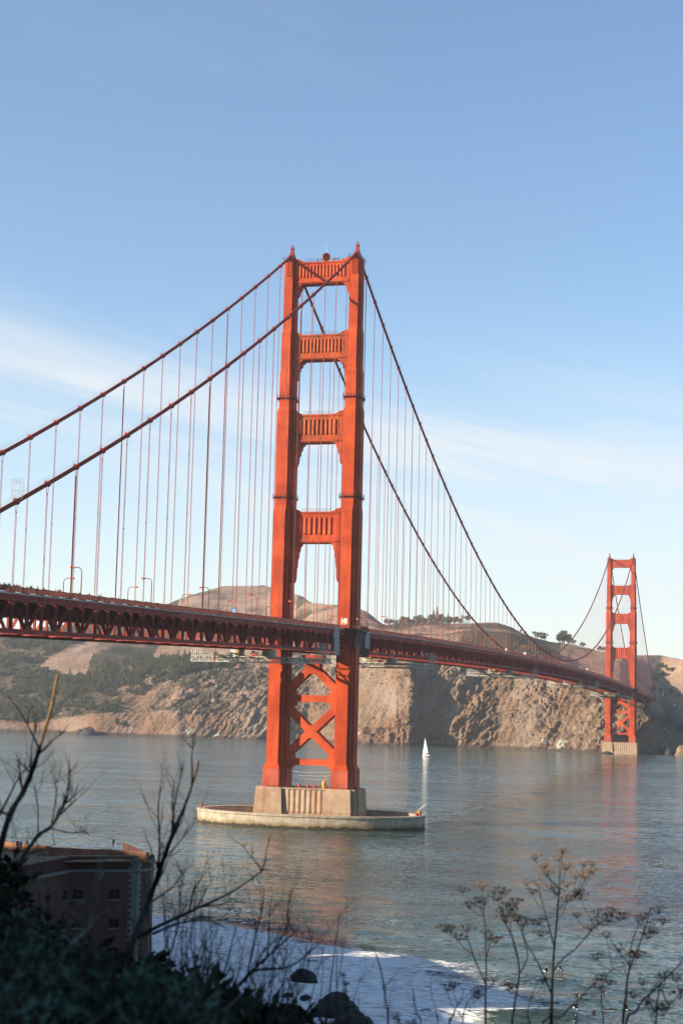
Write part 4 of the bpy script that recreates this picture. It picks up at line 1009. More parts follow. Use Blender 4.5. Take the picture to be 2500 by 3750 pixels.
# ------------------------------------------------------------------ work platforms hung under the deck
def platform(idx, y0, y1, label):
    root = thing('work_platform', label, 'work platform', (0, y0, zb(y0)-2.9), 'work platforms under the deck')
    L = y1-y0; sl = (zb(y1)-zb(y0))/L
    X0, X1 = -17.2, 17.2
    def truss(m, A, B, n, r=0.07):
        A, B = Vector(A), Vector(B); dn = Vector((0, 0, -1.75))
        m.beam(A, B, 0.2, 0.2); m.beam(A+dn, B+dn, 0.2, 0.2)
        for i in range(n+1):
            p_ = A.lerp(B, i/n); m.beam(p_, p_+dn, r*1.7, r*1.7)
            if i < n:
                q_ = A.lerp(B, (i+1)/n)
                m.beam(p_ if i % 2 else p_+dn, q_+dn if i % 2 else q_, r*1.7, r*1.7)
    m = MB(); truss(m, (X0, 0, 0), (X1, 0, 0), 22); m.build('edge_truss', 'white_paint', root)
    for x in (X1, X0):
        m = MB(); truss(m, (x, 0.4, 0), (x, L, sl*L), int(L/1.7)); m.build('edge_truss', 'scaffold_steel', root)
    for yy in (L*0.33, L*0.66, L):
        m = MB(); truss(m, (X0, yy, sl*yy-0.02), (X1, yy, sl*yy-0.02), 16); m.build('cross_truss', 'scaffold_steel', root)
    m = MB(); m.add([(X0, 0, -0.12), (X1, 0, -0.12), (X1, L, sl*L-0.12), (X0, L, sl*L-0.12), (X0, 0, -0.2), (X1, 0, -0.2), (X1, L, sl*L-0.2), (X0, L, sl*L-0.2)], [(0, 1, 2, 3), (7, 6, 5, 4), (0, 4, 5, 1), (1, 5, 6, 2), (2, 6, 7, 3), (3, 7, 4, 0)]); m.build('floor', 'wood_dark', root)
    m = MB()
    for i in range(12):
        x = X0+0.1+i*0.75; m.beam((x, 0.05, 0), (x, 0.05, 2.8), 0.12, 0.12)
    for z in (0.5, 1.3): m.beam((X0, 0.05, z), (X0+8.4, 0.05, z), 0.1, 0.1)
    m.beam((X0, 0.05, 0.1), (X0+2.2, 0.05, 2.8), 0.1, 0.1)
    m.build('screen_posts', 'white_paint', root)
    for x in (-9.0, 17.35):
        m = MB(); m.beam((x, -0.15, -2.0), (x, -0.15, 0.9), 0.28, 0.28); m.build('marker_post', 'lamp_orange', root)
    m = MB()
    for i in range(16):
        x = -8+i*1.6; m.beam((x, 0.3, 0), (x+0.01, 0.3, 1.3), 0.06, 0.06)
    m.beam((X0, 0.3, 1.3), (X1, 0.3, 1.3), 0.07, 0.07); m.beam((X0, 0.3, 0.7), (X1, 0.3, 0.7), 0.05, 0.05)
    m.build('guard_rail', 'scaffold_steel', root)
    return root
PLAT = [(-92, -37, 'long white work platform slung under the deck, left of the big tower'),
        (88, 147, 'pale work platform slung under the deck, just beyond the big tower'),
        (414, 488, 'pale work platform slung under the deck, middle of the five'),
        (787, 872, 'pale work platform slung under the deck, second from the distant tower'),
        (1125, 1248, 'pale work platform slung under the deck, against the distant tower')]
where = ['left of the big tower', 'just beyond the big tower', 'in the middle of the span', 'second from the distant tower', 'against the distant tower']
for i, (a, b, lab) in enumerate(PLAT):
    platform(i, a, b, lab)
    zf = zb(a)-2.9
    boxes = [(-3.4, 'white_paint', 'white'), (-1.15, 'tan_board', 'tan'), (8.0, 'tan_board', 'tan'), (10.3, 'white_paint', 'white')]
    for j, (x, mt, cn) in enumerate(boxes):
        m = MB(); m.box(x, x+2.1, 0.5, 2.9, 0.0, 2.45); m.box(x-0.08, x+2.18, 0.42, 2.98, 2.45, 2.55)
        o_ = m.build('site_cabin', mt); o_.location = (0, a, zf-0.12)
        tag(o_, '%s box cabin, %s in row, on the platform %s' % (cn, ('first', 'second', 'third', 'last')[j], where[i]), 'cabin', 'cabins on the work platforms')
    if i < 3:
        m = MB(); m.box(4.0, 6.1, 0.6, 2.2, 0.5, 1.7); m.box(4.2, 4.9, 0.7, 2.0, 1.7, 2.2); m.tube([(4.4, 0.5, 0.3), (4.4, 2.3, 0.3)], 0.32, 10); m.tube([(5.7, 0.5, 0.3), (5.7, 2.3, 0.3)], 0.32, 10)
        o_ = m.build('site_machine', 'red_machine'); o_.location = (0, a, zf-0.12); tag(o_, 'red wheeled machine on the work platform %s' % where[i], 'machine', 'machines on the work platforms')
    # scaffold tower at the inner end
    sc_ = thing('scaffold_tower', 'grey scaffold on the work platform %s' % where[i], 'scaffold', (15.0, b-9 if i else -55, zb(b-9 if i else -55)-2.9), 'scaffolds on the work platforms')
    m = MB(); Ls = 16 if i == 0 else 14; hh = 5.6
    for yy in np.arange(0, Ls+0.1, 2.0 if i < 2 else 3.5):
        for xx in (0.6, 2.4): m.tube([(xx, yy, -0.1), (xx, yy, hh)], 0.07, 4)
    m.build('uprights', 'scaffold_steel', sc_)
    m = MB()
    for zz_ in np.arange(0.6, hh+0.1, 1.25):
        for xx in (0.6, 2.4): m.tube([(xx, 0, zz_), (xx, Ls, zz_)], 0.06, 4)
    m.build('rails', 'scaffold_steel', sc_)
    m = MB(); m.box(0.7, 2.3, 0.2, Ls-0.2, 2.35, 2.42); m.build('boards', 'glass_grey', sc_)
# tarpaulins beside the near tower
def tarp(x, y0, y1, z0, z1, n, label, net=None):
    root = thing('hanging_tarpaulin', label, 'tarpaulin', (x, (y0+y1)/2, z0), 'tarpaulins at the near tower')
    hgt = (z1-z0)/n
    for i in range(n):
        m = MB(); nx_ = 10; W_ = y1-y0
        vs, fs = [], []
        for a in range(nx_+1):
            for b in range(4):
                yy = -W_/2+W_*a/nx_; zz_ = hgt*i+hgt*(0.03+0.94*b/3)
                vs.append((0.12*math.sin(a*1.9+i)+0.16*math.sin(b*1.1), yy, zz_))
        for a in range(nx_):
            for b in range(3): fs.append((a*4+b, (a+1)*4+b, (a+1)*4+b+1, a*4+b+1))
        m.add(vs, fs); m.add([(q[0]-0.1, q[1], q[2]) for q in vs], [tuple(reversed(f)) for f in fs])
        m.build('sheet', 'tarp', root, True)
    m = MB(); m.tube([(-0.3, -(y1-y0)/2, 0), (-0.3, -(y1-y0)/2, z1-z0)], 0.08, 4); m.tube([(-0.3, (y1-y0)/2, 0), (-0.3, (y1-y0)/2, z1-z0)], 0.08, 4); m.build('frame', 'scaffold_steel', root)
tarp(14.9, -25.5, -18.0, zb(-22)-1.3, zb(-22)+9.6, 7, 'grey white tarpaulin sheets hung over the truss, left of the near leg')
tarp(15.6, 19.0, 26.5, zb(22)+2.0, zb(22)+9.0, 5, 'grey white tarpaulin sheets hung over the truss, right of the near leg')
m = MB(); m.box(14.6, 15.2, 13.5, 27.5, zb(22)-1.0, zb(22)+8.0); m.box(9, 15.0, 13.4, 13.6, zb(22)-1.0, zb(22)+8.0)
tag(m.build('black_netting', 'black_net'), 'black debris netting round the truss behind the near leg', 'netting')
# small white marker boards on the far part of the railing
for i, (px_, py_, y_) in enumerate(((0, 0, 470.0), (0, 0, 835.0), (0, 0, 395.0))):
    m = MB(); m.box(-0.9, 0.9, -0.05, 0.05, 1.6, 3.6); m.tube([(-0.6, 0.1, 0), (-0.6, 0.1, 2)], 0.06, 4); m.tube([(0.6, 0.1, 0), (0.6, 0.1, 2)], 0.06, 4)
    o_ = m.build('marker_board', 'white_paint'); o_.location = (11.5, y_, zb(y_)+9.0)
    tag(o_, 'small white board on the main span, %s' % ('halfway to the distant tower', 'right of midspan, nearer the distant tower', 'left of midspan, nearer the big tower')[i], 'board', 'white boards on the main span')
for i, (y_, hh_) in enumerate(((133.0, 1.8), (143.0, 1.5))):
    m = MB(); m.box(-0.1, 0.1, -0.9, 0.9, 0, hh_); m.box(-0.14, 0.14, -0.95, 0.95, hh_, hh_+0.1)
    o_ = m.build('equipment_panel', 'white_paint'); o_.location = (14.3, y_, zb(y_)+1.4); tag(o_, 'white equipment panel fixed low on the truss, %s' % ('larger one' if i == 0 else 'smaller one to its right'), 'panel')

# ------------------------------------------------------------------ far anchorage pylon
py = thing('anchorage_pylon', 'grey concrete pylon carrying the far end of the side span', 'pylon', (0, SPAN+SIDE, 0))
for s in (-1, 1):
    m = MB(); m.loft([[(s*HX*1.05+a*w, b*d+q, z) for a, b in ((-1, -1), (1, -1), (1, 1), (-1, 1))] for z, w, d, q in ((20, 4.6, 9, 4), (50, 4.2, 8, 4), (66, 4.0, 7.4, 4), (66.2, 3.4, 6.6, 4), (76, 3.2, 6.2, 4), (76.4, 2.6, 5.4, 4), (79, 2.5, 5.2, 4))]); m.build('tower_block', 'grey_concrete', py)
m = MB(); m.box(-11, 11, -2, 14, 20, 56.5); m.build('cross_wall', 'grey_concrete', py)
m = MB(); m.box(18.5, 19.2, -3, 11, 30, 62); m.build('buttress', 'grey_concrete', py)
# ================================================================== FORT
ZC, ZT = 18.0, 20.1
def F(px, py, z=ZC): q = onz(px, py, z); return Vector((q[0], q[1], 0))
fort = thing('brick_fort', 'old brick fort bastion with pale stone corners by the shore', 'fort', (float(F(488, 3188).x), float(F(488, 3188).y), 0))
FO = Vector(fort.location)
def fput(m, name, mat, par=fort):
    m.v = [(x-FO.x, y-FO.y, z) for x, y, z in m.v]; return m.build(name, mat, par)
PA, PB, PC, PE = F(-140, 3270), F(256, 3188), F(505, 3188), F(562, 3182)
back_dir = (PC-PB).normalized(); nrm_ = Vector((-back_dir.y, back_dir.x, 0))
PG = PE+nrm_*26-back_dir*2
def wall(P_, Q_, z0, z1, opens, name, mat):
    d = (Q_-P_); L = d.length; d.normalize(); n_ = Vector((d.y, -d.x, 0))         # outward: to the right of the walking direction
    us = sorted({0.0, L, *[u for o in opens for u in o[:2]]}); zs_ = sorted({z0, z1, *[z for o in opens for z in o[2:]]})
    m = MB(); T_ = 0.45
    for a, b in zip(us, us[1:]):
        for c, e in zip(zs_, zs_[1:]):
            um, zm = (a+b)/2, (c+e)/2
            if any(o[0] < um < o[1] and o[2] < zm < o[3] for o in opens): continue
            q = [P_+d*a, P_+d*b]
            m.add([(q[0].x, q[0].y, c), (q[1].x, q[1].y, c), (q[1].x, q[1].y, e), (q[0].x, q[0].y, e)], [(0, 1, 2, 3)])
    for o in opens:
        A, B = P_+d*o[0], P_+d*o[1]; A2, B2 = A-n_*T_, B-n_*T_
        for p4 in (((A, o[2]), (B, o[2]), (B2, o[2]), (A2, o[2])), ((A2, o[3]), (B2, o[3]), (B, o[3]), (A, o[3])), ((A, o[2]), (A2, o[2]), (A2, o[3]), (A, o[3])), ((B2, o[2]), (B, o[2]), (B, o[3]), (B2, o[3]))):
            m.add([(v.x, v.y, z) for v, z in p4], [(0, 1, 2, 3)])
    w = fput(m, name, mat)
    for o in opens:
        A, B = P_+d*(o[0]), P_+d*(o[1]); A2, B2 = A-n_*(T_-0.02), B-n_*(T_-0.02)
        m = MB(); m.add([(A2.x, A2.y, o[2]), (B2.x, B2.y, o[2]), (B2.x, B2.y, o[3]), (A2.x, A2.y, o[3])], [(0, 1, 2, 3)])
        wi = fput(m, 'window', 'window_dark')
        m = MB(); A3, B3 = A-n_*(T_-0.12), B-n_*(T_-0.12); mid = (A3+B3)/2; zm = (o[2]+o[3])/2
        m.beam((A3.x, A3.y, o[2]+0.06), (B3.x, B3.y, o[2]+0.06), 0.1, 0.12); m.beam((A3.x, A3.y, o[3]-0.06), (B3.x, B3.y, o[3]-0.06), 0.1, 0.12)
        m.beam((mid.x, mid.y, o[2]), (mid.x, mid.y, o[3]), 0.1, 0.08); m.beam((A3.x, A3.y, zm), (B3.x, B3.y, zm), 0.08, 0.08)
        fput(m, 'frame', 'wood_dark', wi)
        m = MB(); A4, B4 = A+n_*0.12-d*0.15, B+n_*0.12+d*0.15; m.beam((A4.x, A4.y, o[2]-0.08), (B4.x, B4.y, o[2]-0.08), 0.3, 0.16); fput(m, 'sill', 'stone_light', wi)
    return w
def upx(P_, Q_, px):                              # distance along a wall of a picture column
    L = (Q_-P_).length; best = 0
    for k in range(401):
        c_ = P_.lerp(Q_, k/400); x, _ = project(np.array([[c_.x, c_.y, 12.0]]))
        if x[0] <= px: best = L*k/400
    return best
ZB = 2.0
rows = ((13.55, 15.05), (9.15, 10.6), (4.75, 6.2))
o1 = []
for z0, z1 in rows:
    for a, b in ((266, 303), (401, 438)): o1.append((upx(PB, PC, a), upx(PB, PC, b), z0, z1))
o2 = []
for z0, z1 in rows:
    for a, b in ((30, 52), (100, 120), (163, 183), (228, 246)): o2.append((upx(PA, PB, a), upx(PA, PB, b), z0, z1))
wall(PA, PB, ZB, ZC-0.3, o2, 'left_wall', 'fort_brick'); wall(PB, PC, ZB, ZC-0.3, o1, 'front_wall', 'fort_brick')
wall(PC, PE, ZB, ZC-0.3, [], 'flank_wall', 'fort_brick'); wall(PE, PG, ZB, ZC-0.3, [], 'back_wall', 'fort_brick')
poly_ = [PA, PB, PC, PE, PG]
for i in range(4):
    P_, Q_ = poly_[i], poly_[i+1]; d = (Q_-P_).normalized(); n_ = Vector((d.y, -d.x, 0))
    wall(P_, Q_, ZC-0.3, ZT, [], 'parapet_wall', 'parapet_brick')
    n_st = max(1, int((Q_-P_).length/1.8))
    for k in range(n_st):
        A, B = P_.lerp(Q_, k/n_st)+d*0.015, P_.lerp(Q_, (k+1)/n_st)-d*0.015
        m = MB(); m.beam((A.x+n_.x*0.08, A.y+n_.y*0.08, ZC-0.02), (B.x+n_.x*0.08, B.y+n_.y*0.08, ZC-0.02), 0.42, 0.46); fput(m, 'cornice_stone', 'stone_light')
    if i == 3: continue
    A, B = P_, Q_
    m = MB(); m.beam((A.x-n_.x*0.5, A.y-n_.y*0.5, ZT+0.08), (B.x-n_.x*0.5, B.y-n_.y*0.5, ZT+0.08), 1.3, 0.2); fput(m, 'coping', 'roof_earth')
# toothed corner stones
for P_, da, db in ((PC, (PB-PC).normalized(), (PE-PC).normalized()), (PE, (PC-PE).normalized(), (PG-PE).normalized())):
    na, nb = Vector((-da.y, da.x, 0)), Vector((db.y, -db.x, 0)); hs = 0.46; k = 0; z = ZB
    small = P_ is PE
    while z < ZT-0.1:
        la, lb = (1.35, 0.55) if k % 2 else (0.85, 0.9)
        if small: la, lb = la*0.6, lb
        if not (ZC-0.35 < z+hs/2 < ZC+0.3):
            m = MB(); t_ = 0.07
            O_ = P_+(na+nb)*t_; A = P_+da*la+na*t_; B = P_+db*lb+nb*t_; I_ = P_+da*0.25+db*0.25
            m.slab([(q.x, q.y) for q in (A, O_, B, P_+db*lb-nb*0.1, I_, P_+da*la-na*0.1)], z+0.015, min(z+hs-0.015, ZT+0.15)); fput(m, 'quoin_stone', 'stone_light')
        z += hs; k += 1
# roof terrace and the sunlit inner parapet beyond
bk = [(-140, 3066), (0, 3080), (122, 3094), (191, 3103), (344, 3111), (430, 3113), (541, 3121), (561, 3134)]
BK = [F(a, b, 20.9) for a, b in bk]
fr_ = [F(a, b, ZT) for a, b in ((-140, 3163), (0, 3155), (122, 3148), (191, 3144), (344, 3143), (430, 3143), (541, 3138), (562, 3137))]
m = MB(); rings = []
vs, fs = [], []
for i in range(len(BK)):
    for j in range(9):
        q = fr_[i].lerp(BK[i], j/8); vs.append((q.x, q.y, 19.55+0.35*math.sin(j/8*math.pi)*abs(noise.noise((q.x*0.2, q.y*0.2, 1)))*2+0.1*noise.noise((q.x, q.y, 4))))
for i in range(len(BK)-1):
    for j in range(8): fs.append((i*9+j, (i+1)*9+j, (i+1)*9+j+1, i*9+j+1))
m.add(vs, fs); fput(m, 'roof_terrace', 'roof_earth')
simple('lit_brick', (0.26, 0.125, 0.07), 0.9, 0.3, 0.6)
for i in range(len(BK)-2):
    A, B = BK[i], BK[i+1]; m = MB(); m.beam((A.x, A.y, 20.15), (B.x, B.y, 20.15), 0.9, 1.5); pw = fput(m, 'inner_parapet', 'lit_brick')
    if i in (2, 4):
        c_ = A.lerp(B, 0.5); m = MB(); m.box(c_.x-0.9, c_.x+0.9, c_.y-0.9, c_.y+0.6, 19.5, 21.0); fput(m, 'traverse_block', 'lit_brick', pw)
for a, b in ((40, 3100), (150, 3118)):
    q = F(a, b, 20.1); m = MB(); m.loft([[(q.x+w*math.cos(k*math.pi/6), q.y+w*0.7*math.sin(k*math.pi/6), z) for k in range(12)] for z, w in ((19.4, 2.6), (20.0, 2.4), (20.25, 1.8))]); fput(m, 'gun_platform', 'roof_earth')

# ================================================================== PEOPLE
def skin_mesh(verts, edges, radii, name, zs_):
    me_ = bpy.data.meshes.new(name); me_.from_pydata(verts, edges, []); o = bpy.data.objects.new(name, me_); COL.objects.link(o)
    o.modifiers.new('s', 'SKIN'); sub = o.modifiers.new('d', 'SUBSURF'); sub.levels = 1; sub.render_levels = 1
    for i, r_ in enumerate(radii):
        me_.skin_vertices[0].data[i].radius = (r_, r_) if not isinstance(r_, tuple) else r_
    me_.skin_vertices[0].data[0].use_root = True
    dg = bpy.context.evaluated_depsgraph_get(); dg.update()
    out = bpy.data.meshes.new_from_object(o.evaluated_get(dg)); out.name = name
    bpy.data.objects.remove(o); out.materials.clear()
    for mm in ('jeans', 'cloth_black', 'skin', 'hair'): out.materials.append(M[mm])
    for pl in out.polygons:
        c_ = pl.center; pl.material_index = zs_(c_); pl.use_smooth = True
    return out
def pose(arm_out=False, stride=0.0, arms_up=0.0):
    v = [(0, 0, 0.95), (0, 0, 1.18), (0, 0, 1.40), (0, 0, 1.50), (0, 0.01, 1.60), (0, 0.01, 1.72)]
    e = [(0, 1), (1, 2), (2, 3), (3, 4), (4, 5)]; r_ = [(0.16, 0.12), (0.15, 0.11), (0.17, 0.10), 0.055, 0.098, 0.075]
    def chain(start, pts, rad):
        prev = start
        for q, w in zip(pts, rad): v.append(q); r_.append(w); e.append((prev, len(v)-1)); prev = len(v)-1
    for s in (-1, 1):
        st_ = stride*s
        chain(0, [(0.10*s, 0, 0.86), (0.11*s, st_*0.6, 0.48), (0.11*s, st_, 0.09), (0.12*s, st_-0.13, 0.04)], [0.088, 0.062, 0.045, 0.04])
        if arm_out and s < 0: chain(2, [(-0.20, 0, 1.38), (-0.47, -0.02, 1.36), (-0.74, -0.05, 1.36), (-0.86, -0.05, 1.36)], [0.06, 0.045, 0.036, 0.03])
        else: chain(2, [(0.20*s, 0, 1.37), (0.25*s, 0.03, 1.10), (0.23*s, -0.10, 0.88), (0.22*s, -0.13, 0.79)], [0.06, 0.046, 0.036, 0.032])
    return v, e, r_
def zmat(c_):
    if c_.z > 1.655 or (c_.z > 1.58 and c_.y > 0.03): return 3
    if c_.z > 1.46: return 2
    if c_.z < 0.86 and abs(c_.x) > 0.19: return 2
    if abs(c_.x) > 0.78: return 2
    return 1 if c_.z > 0.95 else 0
ST = [skin_mesh(*pose(), 'person', zmat), skin_mesh(*pose(stride=0.16), 'person', zmat), skin_mesh(*pose(arm_out=True), 'person', zmat)]
def seated():
    v = [(0, 0, 0.06), (0, 0.02, 0.30), (0, 0.0, 0.52), (0, -0.02, 0.62), (0, -0.03, 0.72), (0, -0.03, 0.84)]
    e = [(0, 1), (1, 2), (2, 3), (3, 4), (4, 5)]; r_ = [(0.17, 0.13), (0.15, 0.11), (0.18, 0.11), 0.06, 0.10, 0.078]
    def chain(start, pts, rad):
        prev = start
        for q, w in zip(pts, rad): v.append(q); r_.append(w); e.append((prev, len(v)-1)); prev = len(v)-1
    for s in (-1, 1):
        chain(0, [(0.14*s, -0.12, 0.06), (0.30*s, -0.38, 0.02), (0.30*s, -0.40, -0.38)], [0.09, 0.068, 0.05])
        chain(2, [(0.21*s, 0, 0.50), (0.26*s, -0.08, 0.27), (0.17*s, -0.30, 0.16), (0.14*s, -0.36, 0.13)], [0.06, 0.047, 0.038, 0.032])
    return v, e, r_
def prone():
    v = [(0, 0, 0.12), (0, -0.25, 0.14), (0, -0.46, 0.22), (0, -0.55, 0.30), (0, -0.60, 0.38), (0, -0.63, 0.48)]
    e = [(0, 1), (1, 2), (2, 3), (3, 4), (4, 5)]; r_ = [(0.16, 0.11), (0.15, 0.10), (0.18, 0.10), 0.06, 0.098, 0.075]
    def chain(start, pts, rad):
        prev = start
        for q, w in zip(pts, rad): v.append(q); r_.append(w); e.append((prev, len(v)-1)); prev = len(v)-1
    for s in (-1, 1):
        chain(0, [(0.10*s, 0.12, 0.12), (0.11*s, 0.52, 0.10), (0.11*s, 0.92, 0.09)], [0.088, 0.062, 0.045])
        chain(2, [(0.22*s, -0.46, 0.20), (0.34*s, -0.62, 0.10), (0.36*s, -0.88, 0.03)], [0.058, 0.045, 0.035])
    return v, e, r_
def zsurf(c_): return 1
SEAT = skin_mesh(*seated(), 'person', lambda c_: 3 if c_.z > 0.76 or (c_.z > 0.68 and c_.y > 0.01) else 2 if c_.z > 0.59 else 1)
PRONE = skin_mesh(*prone(), 'person', lambda c_: 3 if c_.z > 0.40 else 2 if c_.z > 0.31 and c_.y < -0.5 else 1)
def person(me_, loc, rz, top, trousers, label, group, hair='hair', scale=1.0):
    o = obj('person', me_, None, loc, (0, 0, rz), (scale, scale, scale))
    for i, mm in enumerate((trousers, top, 'skin', hair)):
        o.material_slots[i].link = 'OBJECT'; o.material_slots[i].material = M[mm]
    return tag(o, label, 'person', group)
tops = ['cloth_black', 'cloth_red', 'cloth_blue', 'cloth_grey', 'cloth_white', 'cloth_tan', 'cloth_green', 'cloth_black', 'cloth_grey', 'jeans']
rnd = random.Random(11)
walk_px = [4, 16, 24, 34, 38, 52, 60, 66, 74, 101, 112, 118, 140, 156, 162, 205, 214, 222, 281, 292, 296, 330, 364, 372, 438]
reds = {205, 214}; 
cname = {'cloth_black': 'black', 'cloth_red': 'red', 'cloth_blue': 'blue', 'cloth_grey': 'grey', 'cloth_white': 'white', 'cloth_tan': 'tan', 'cloth_green': 'green', 'jeans': 'navy'}
for i, px_ in enumerate(walk_px):
    xw = rnd.uniform(11.2, 13.4)
    d = ray(px_, 2140); tt = (xw-CAM[0])/d[0]; y = CAM[1]+d[1]*tt
    top = 'cloth_red' if px_ in reds else rnd.choice(tops)
    person(ST[i % 2], (xw, y, zb(y)+9.3), rnd.uniform(0, 6.28), top, rnd.choice(['jeans', 'cloth_black', 'cloth_tan']),
           'walker in a %s top at the near bridge railing, %s from the left edge' % (cname[top], ORD[i]), 'people walking on the bridge', scale=rnd.uniform(0.98, 1.12))
for i, (px_, py_, me_, top, lab, rz) in enumerate(((65, 3107, ST[0], 'cloth_black', 'person in black standing on the fort roof, leftmost of three', 0.4), (77, 3107, ST[0], 'cloth_blue', 'person in a blue jacket on the fort roof, between two others', -0.3), (99, 3105, ST[1], 'cloth_tan', 'person in brown on the fort roof, rightmost of the close three', 0.9), (414, 3113, ST[2], 'cloth_black', 'person in black alone on the fort wall with one arm stretched out', 0.25))):
    q = F(px_, py_, 20.3); person(me_, (q.x, q.y, 20.0 if i < 3 else 20.6), rz, top, 'cloth_black' if i != 1 else 'jeans', lab, 'people on the fort roof')
for i, (x, y) in enumerate(((-2.5, -1.2), (-0.8, -1.5), (4.0, -1.0), (4.8, -1.4), (5.8, -1.1), (7.9, -1.2))):
    person(ST[i % 2], (x, y, 223.0), rnd.uniform(0, 6), 'cloth_black' if i % 2 else 'jeans', 'cloth_black', 'worker standing on top of the near tower, %s from the left' % ORD[i], 'workers on the tower top')
# surfers waiting on their boards
mb_ = MB(); sec = []
for k in range(11):
    u = k/10; yy = -1.15+2.3*u; w = 0.27*math.sin(math.pi*min(1, max(0.02, u)))**0.55; z = 0.10*(abs(u-0.5)*2)**3+0.02
    sec.append([(-w, yy, z), (0, yy, z-0.035), (w, yy, z), (0, yy, z+0.035)])
mb_.loft(sec); BOARD = mb_.mesh('surfboard', 'board_white', True)
sf = [(1999, 3563, 0), (2049, 3554, 0), (2046, 3589, 1), (2176, 3616, 0), (2209, 3644, 0), (2142, 3650, 1), (2110, 3657, 0), (2107, 3698, 0), (2173, 3720, 0), (2231, 3706, 1), (2291, 3700, 0), (2106, 3742, 0)]
wh = ['farthest out on the left', 'farthest out, just right of another', 'flat on a board below the two farthest ones', 'in the middle group, upper right', 'right of the middle group', 'stretched on a board left of the middle group', 'half hidden left of the middle group', 'behind the small breaking wave', 'in the darker water right of the wave', 'paddling at the right of the wave', 'furthest right by the tall stems', 'at the very bottom beside the wave']
for i, (px_, py_, pr) in enumerate(sf):
    q = onz(px_, py_, 0.0); rz = rnd.uniform(-0.5, 0.9) if not pr else rnd.uniform(1.2, 1.9)
    person(PRONE if pr else SEAT, (q[0], q[1], 0.22), rz, 'wetsuit', 'wetsuit', 'surfer in a black wetsuit %s' % wh[i], 'surfers waiting off the shore', scale=1.08)
    b_ = obj('surfboard', BOARD, None, (q[0], q[1], 0.18), (0, 0, rz)); tag(b_, 'pale surfboard under the surfer %s' % wh[i], 'surfboard', 'surfboards')

# ================================================================== SAILBOAT
q = onz(1560, 2771, 0.0)
sb = thing('sailing_boat', 'white sailing boat heeling under full sail in mid strait', 'sailboat', (q[0], q[1], 0.0), None, R(20))
def lean(m): # heel a little
    a = R(7); m.v = [(x*math.cos(a)+z*math.sin(a), y, -x*math.sin(a)+z*math.cos(a)) for x, y, z in m.v]; return m
SBS = 1.22
def sc_(m): m.v = [(x*SBS, y*SBS, z*SBS) for x, y, z in m.v]; return m
m = MB(); secs = []
for k in range(11):
    u = k/10; xx = -5.6+11.2*u; w = 1.75*(math.sin(math.pi*(0.12+0.86*u)) if u < 0.96 else 0.1)**0.7; zz_ = 1.05+0.35*u*u
    secs.append([(xx, -w, zz_), (xx, -w*0.8, 0.25), (xx, 0, -0.35), (xx, w*0.8, 0.25), (xx, w, zz_), (xx, 0, zz_+0.12)])
m.loft(secs); sc_(lean(m)).build('hull', 'boat_hull', sb, True)
m = MB(); m.box(-1.6, 2.0, -0.8, 0.8, 1.1, 1.7); sc_(lean(m)).build('cabin', 'boat_hull', sb)
m = MB(); m.tube([(0.7, 0, 1), (0.7, 0, 15.2)], [0.12, 0.07], 6); sc_(lean(m)).build('mast', 'scaffold_steel', sb)
m = MB(); m.tube([(0.7, 0, 2.4), (-3.9, 0.5, 2.5)], 0.09, 5); sc_(lean(m)).build('boom', 'scaffold_steel', sb)
def sail(tri, belly, name):
    m = MB(); A, B, C_ = [Vector(q) for q in tri]; n_ = 10; vs = []; ids = {}
    for i in range(n_+1):
        for j in range(n_+1-i):
            u, v = i/n_, j/n_; w = 1-u-v; p_ = A*w+B*u+C_*v; p_.y += belly*(27*u*v*w+2.0*v*w)*0.5; ids[i, j] = len(vs); vs.append(tuple(p_))
    fs = []
    for i in range(n_):
        for j in range(n_-i):
            fs.append((ids[i, j], ids[i+1, j], ids[i, j+1]))
            if i+j < n_-1: fs.append((ids[i+1, j], ids[i+1, j+1], ids[i, j+1]))
    m.add(vs, fs); m.add([(x, y+0.05, z) for x, y, z in vs], [tuple(reversed(f)) for f in fs]); sc_(lean(m)).build(name, 'sail', sb, True)
sail(((0.55, 0, 2.6), (0.6, 0, 15.0), (-3.8, 0.5, 2.7)), 0.8, 'main_sail')
sail(((5.3, 0, 1.7), (0.9, 0, 13.6), (-0.6, 0.9, 1.9)), 0.9, 'jib_sail')
sb.rotation_euler = (0, 0, R(133))

# ================================================================== SHORE ROCKS
def rock_mesh(seed, sx, sy, sz):
    import bmesh
    bm = bmesh.new(); bmesh.ops.create_icosphere(bm, subdivisions=3, radius=1.0)
    for v in bm.verts:
        d = v.co.normalized(); f = 1+0.30*fbm(d.x*1.3+seed, d.y*1.3, d.z*1.3, 4)+0.10*ridged(d.x*3+seed, d.y*3, d.z*3, 2)
        v.co = Vector((d.x*sx*f, d.y*sy*f, max(-0.35, d.z*f)*sz))
    me_ = bpy.data.meshes.new('shore_rock'); bm.to_mesh(me_); bm.free(); me_.materials.append(M['rock_dark']); return me_
rk = [(1116, 3590, 2.1, 1.6, 1.5, 'black pointed rock standing alone in the white surf'), (1228, 3716, 3.2, 2.3, 2.6, 'big square dark rock at the bottom edge of the surf'), (1290, 3752, 2.4, 1.8, 1.6, 'dark rock half cut by the bottom edge, right of the big square one'),
      (1053, 3650, 0.9, 0.6, 0.45, 'small flat rock in the surf, left of the low round one'), (1118, 3658, 0.9, 0.7, 0.5, 'low round rock in the surf below the pointed one'), (1078, 3672, 0.6, 0.4, 0.3, 'tiny flat rock between two small ones in the surf'), (1176, 3672, 0.7, 0.5, 0.35, 'small dark rock just above the big square one'), (1090, 3697, 0.8, 0.6, 0.5, 'small rock at the foot of the beach by the twigs'), (1045, 3708, 1.2, 0.8, 0.5, 'flat dark rock at the water edge behind the twigs')]
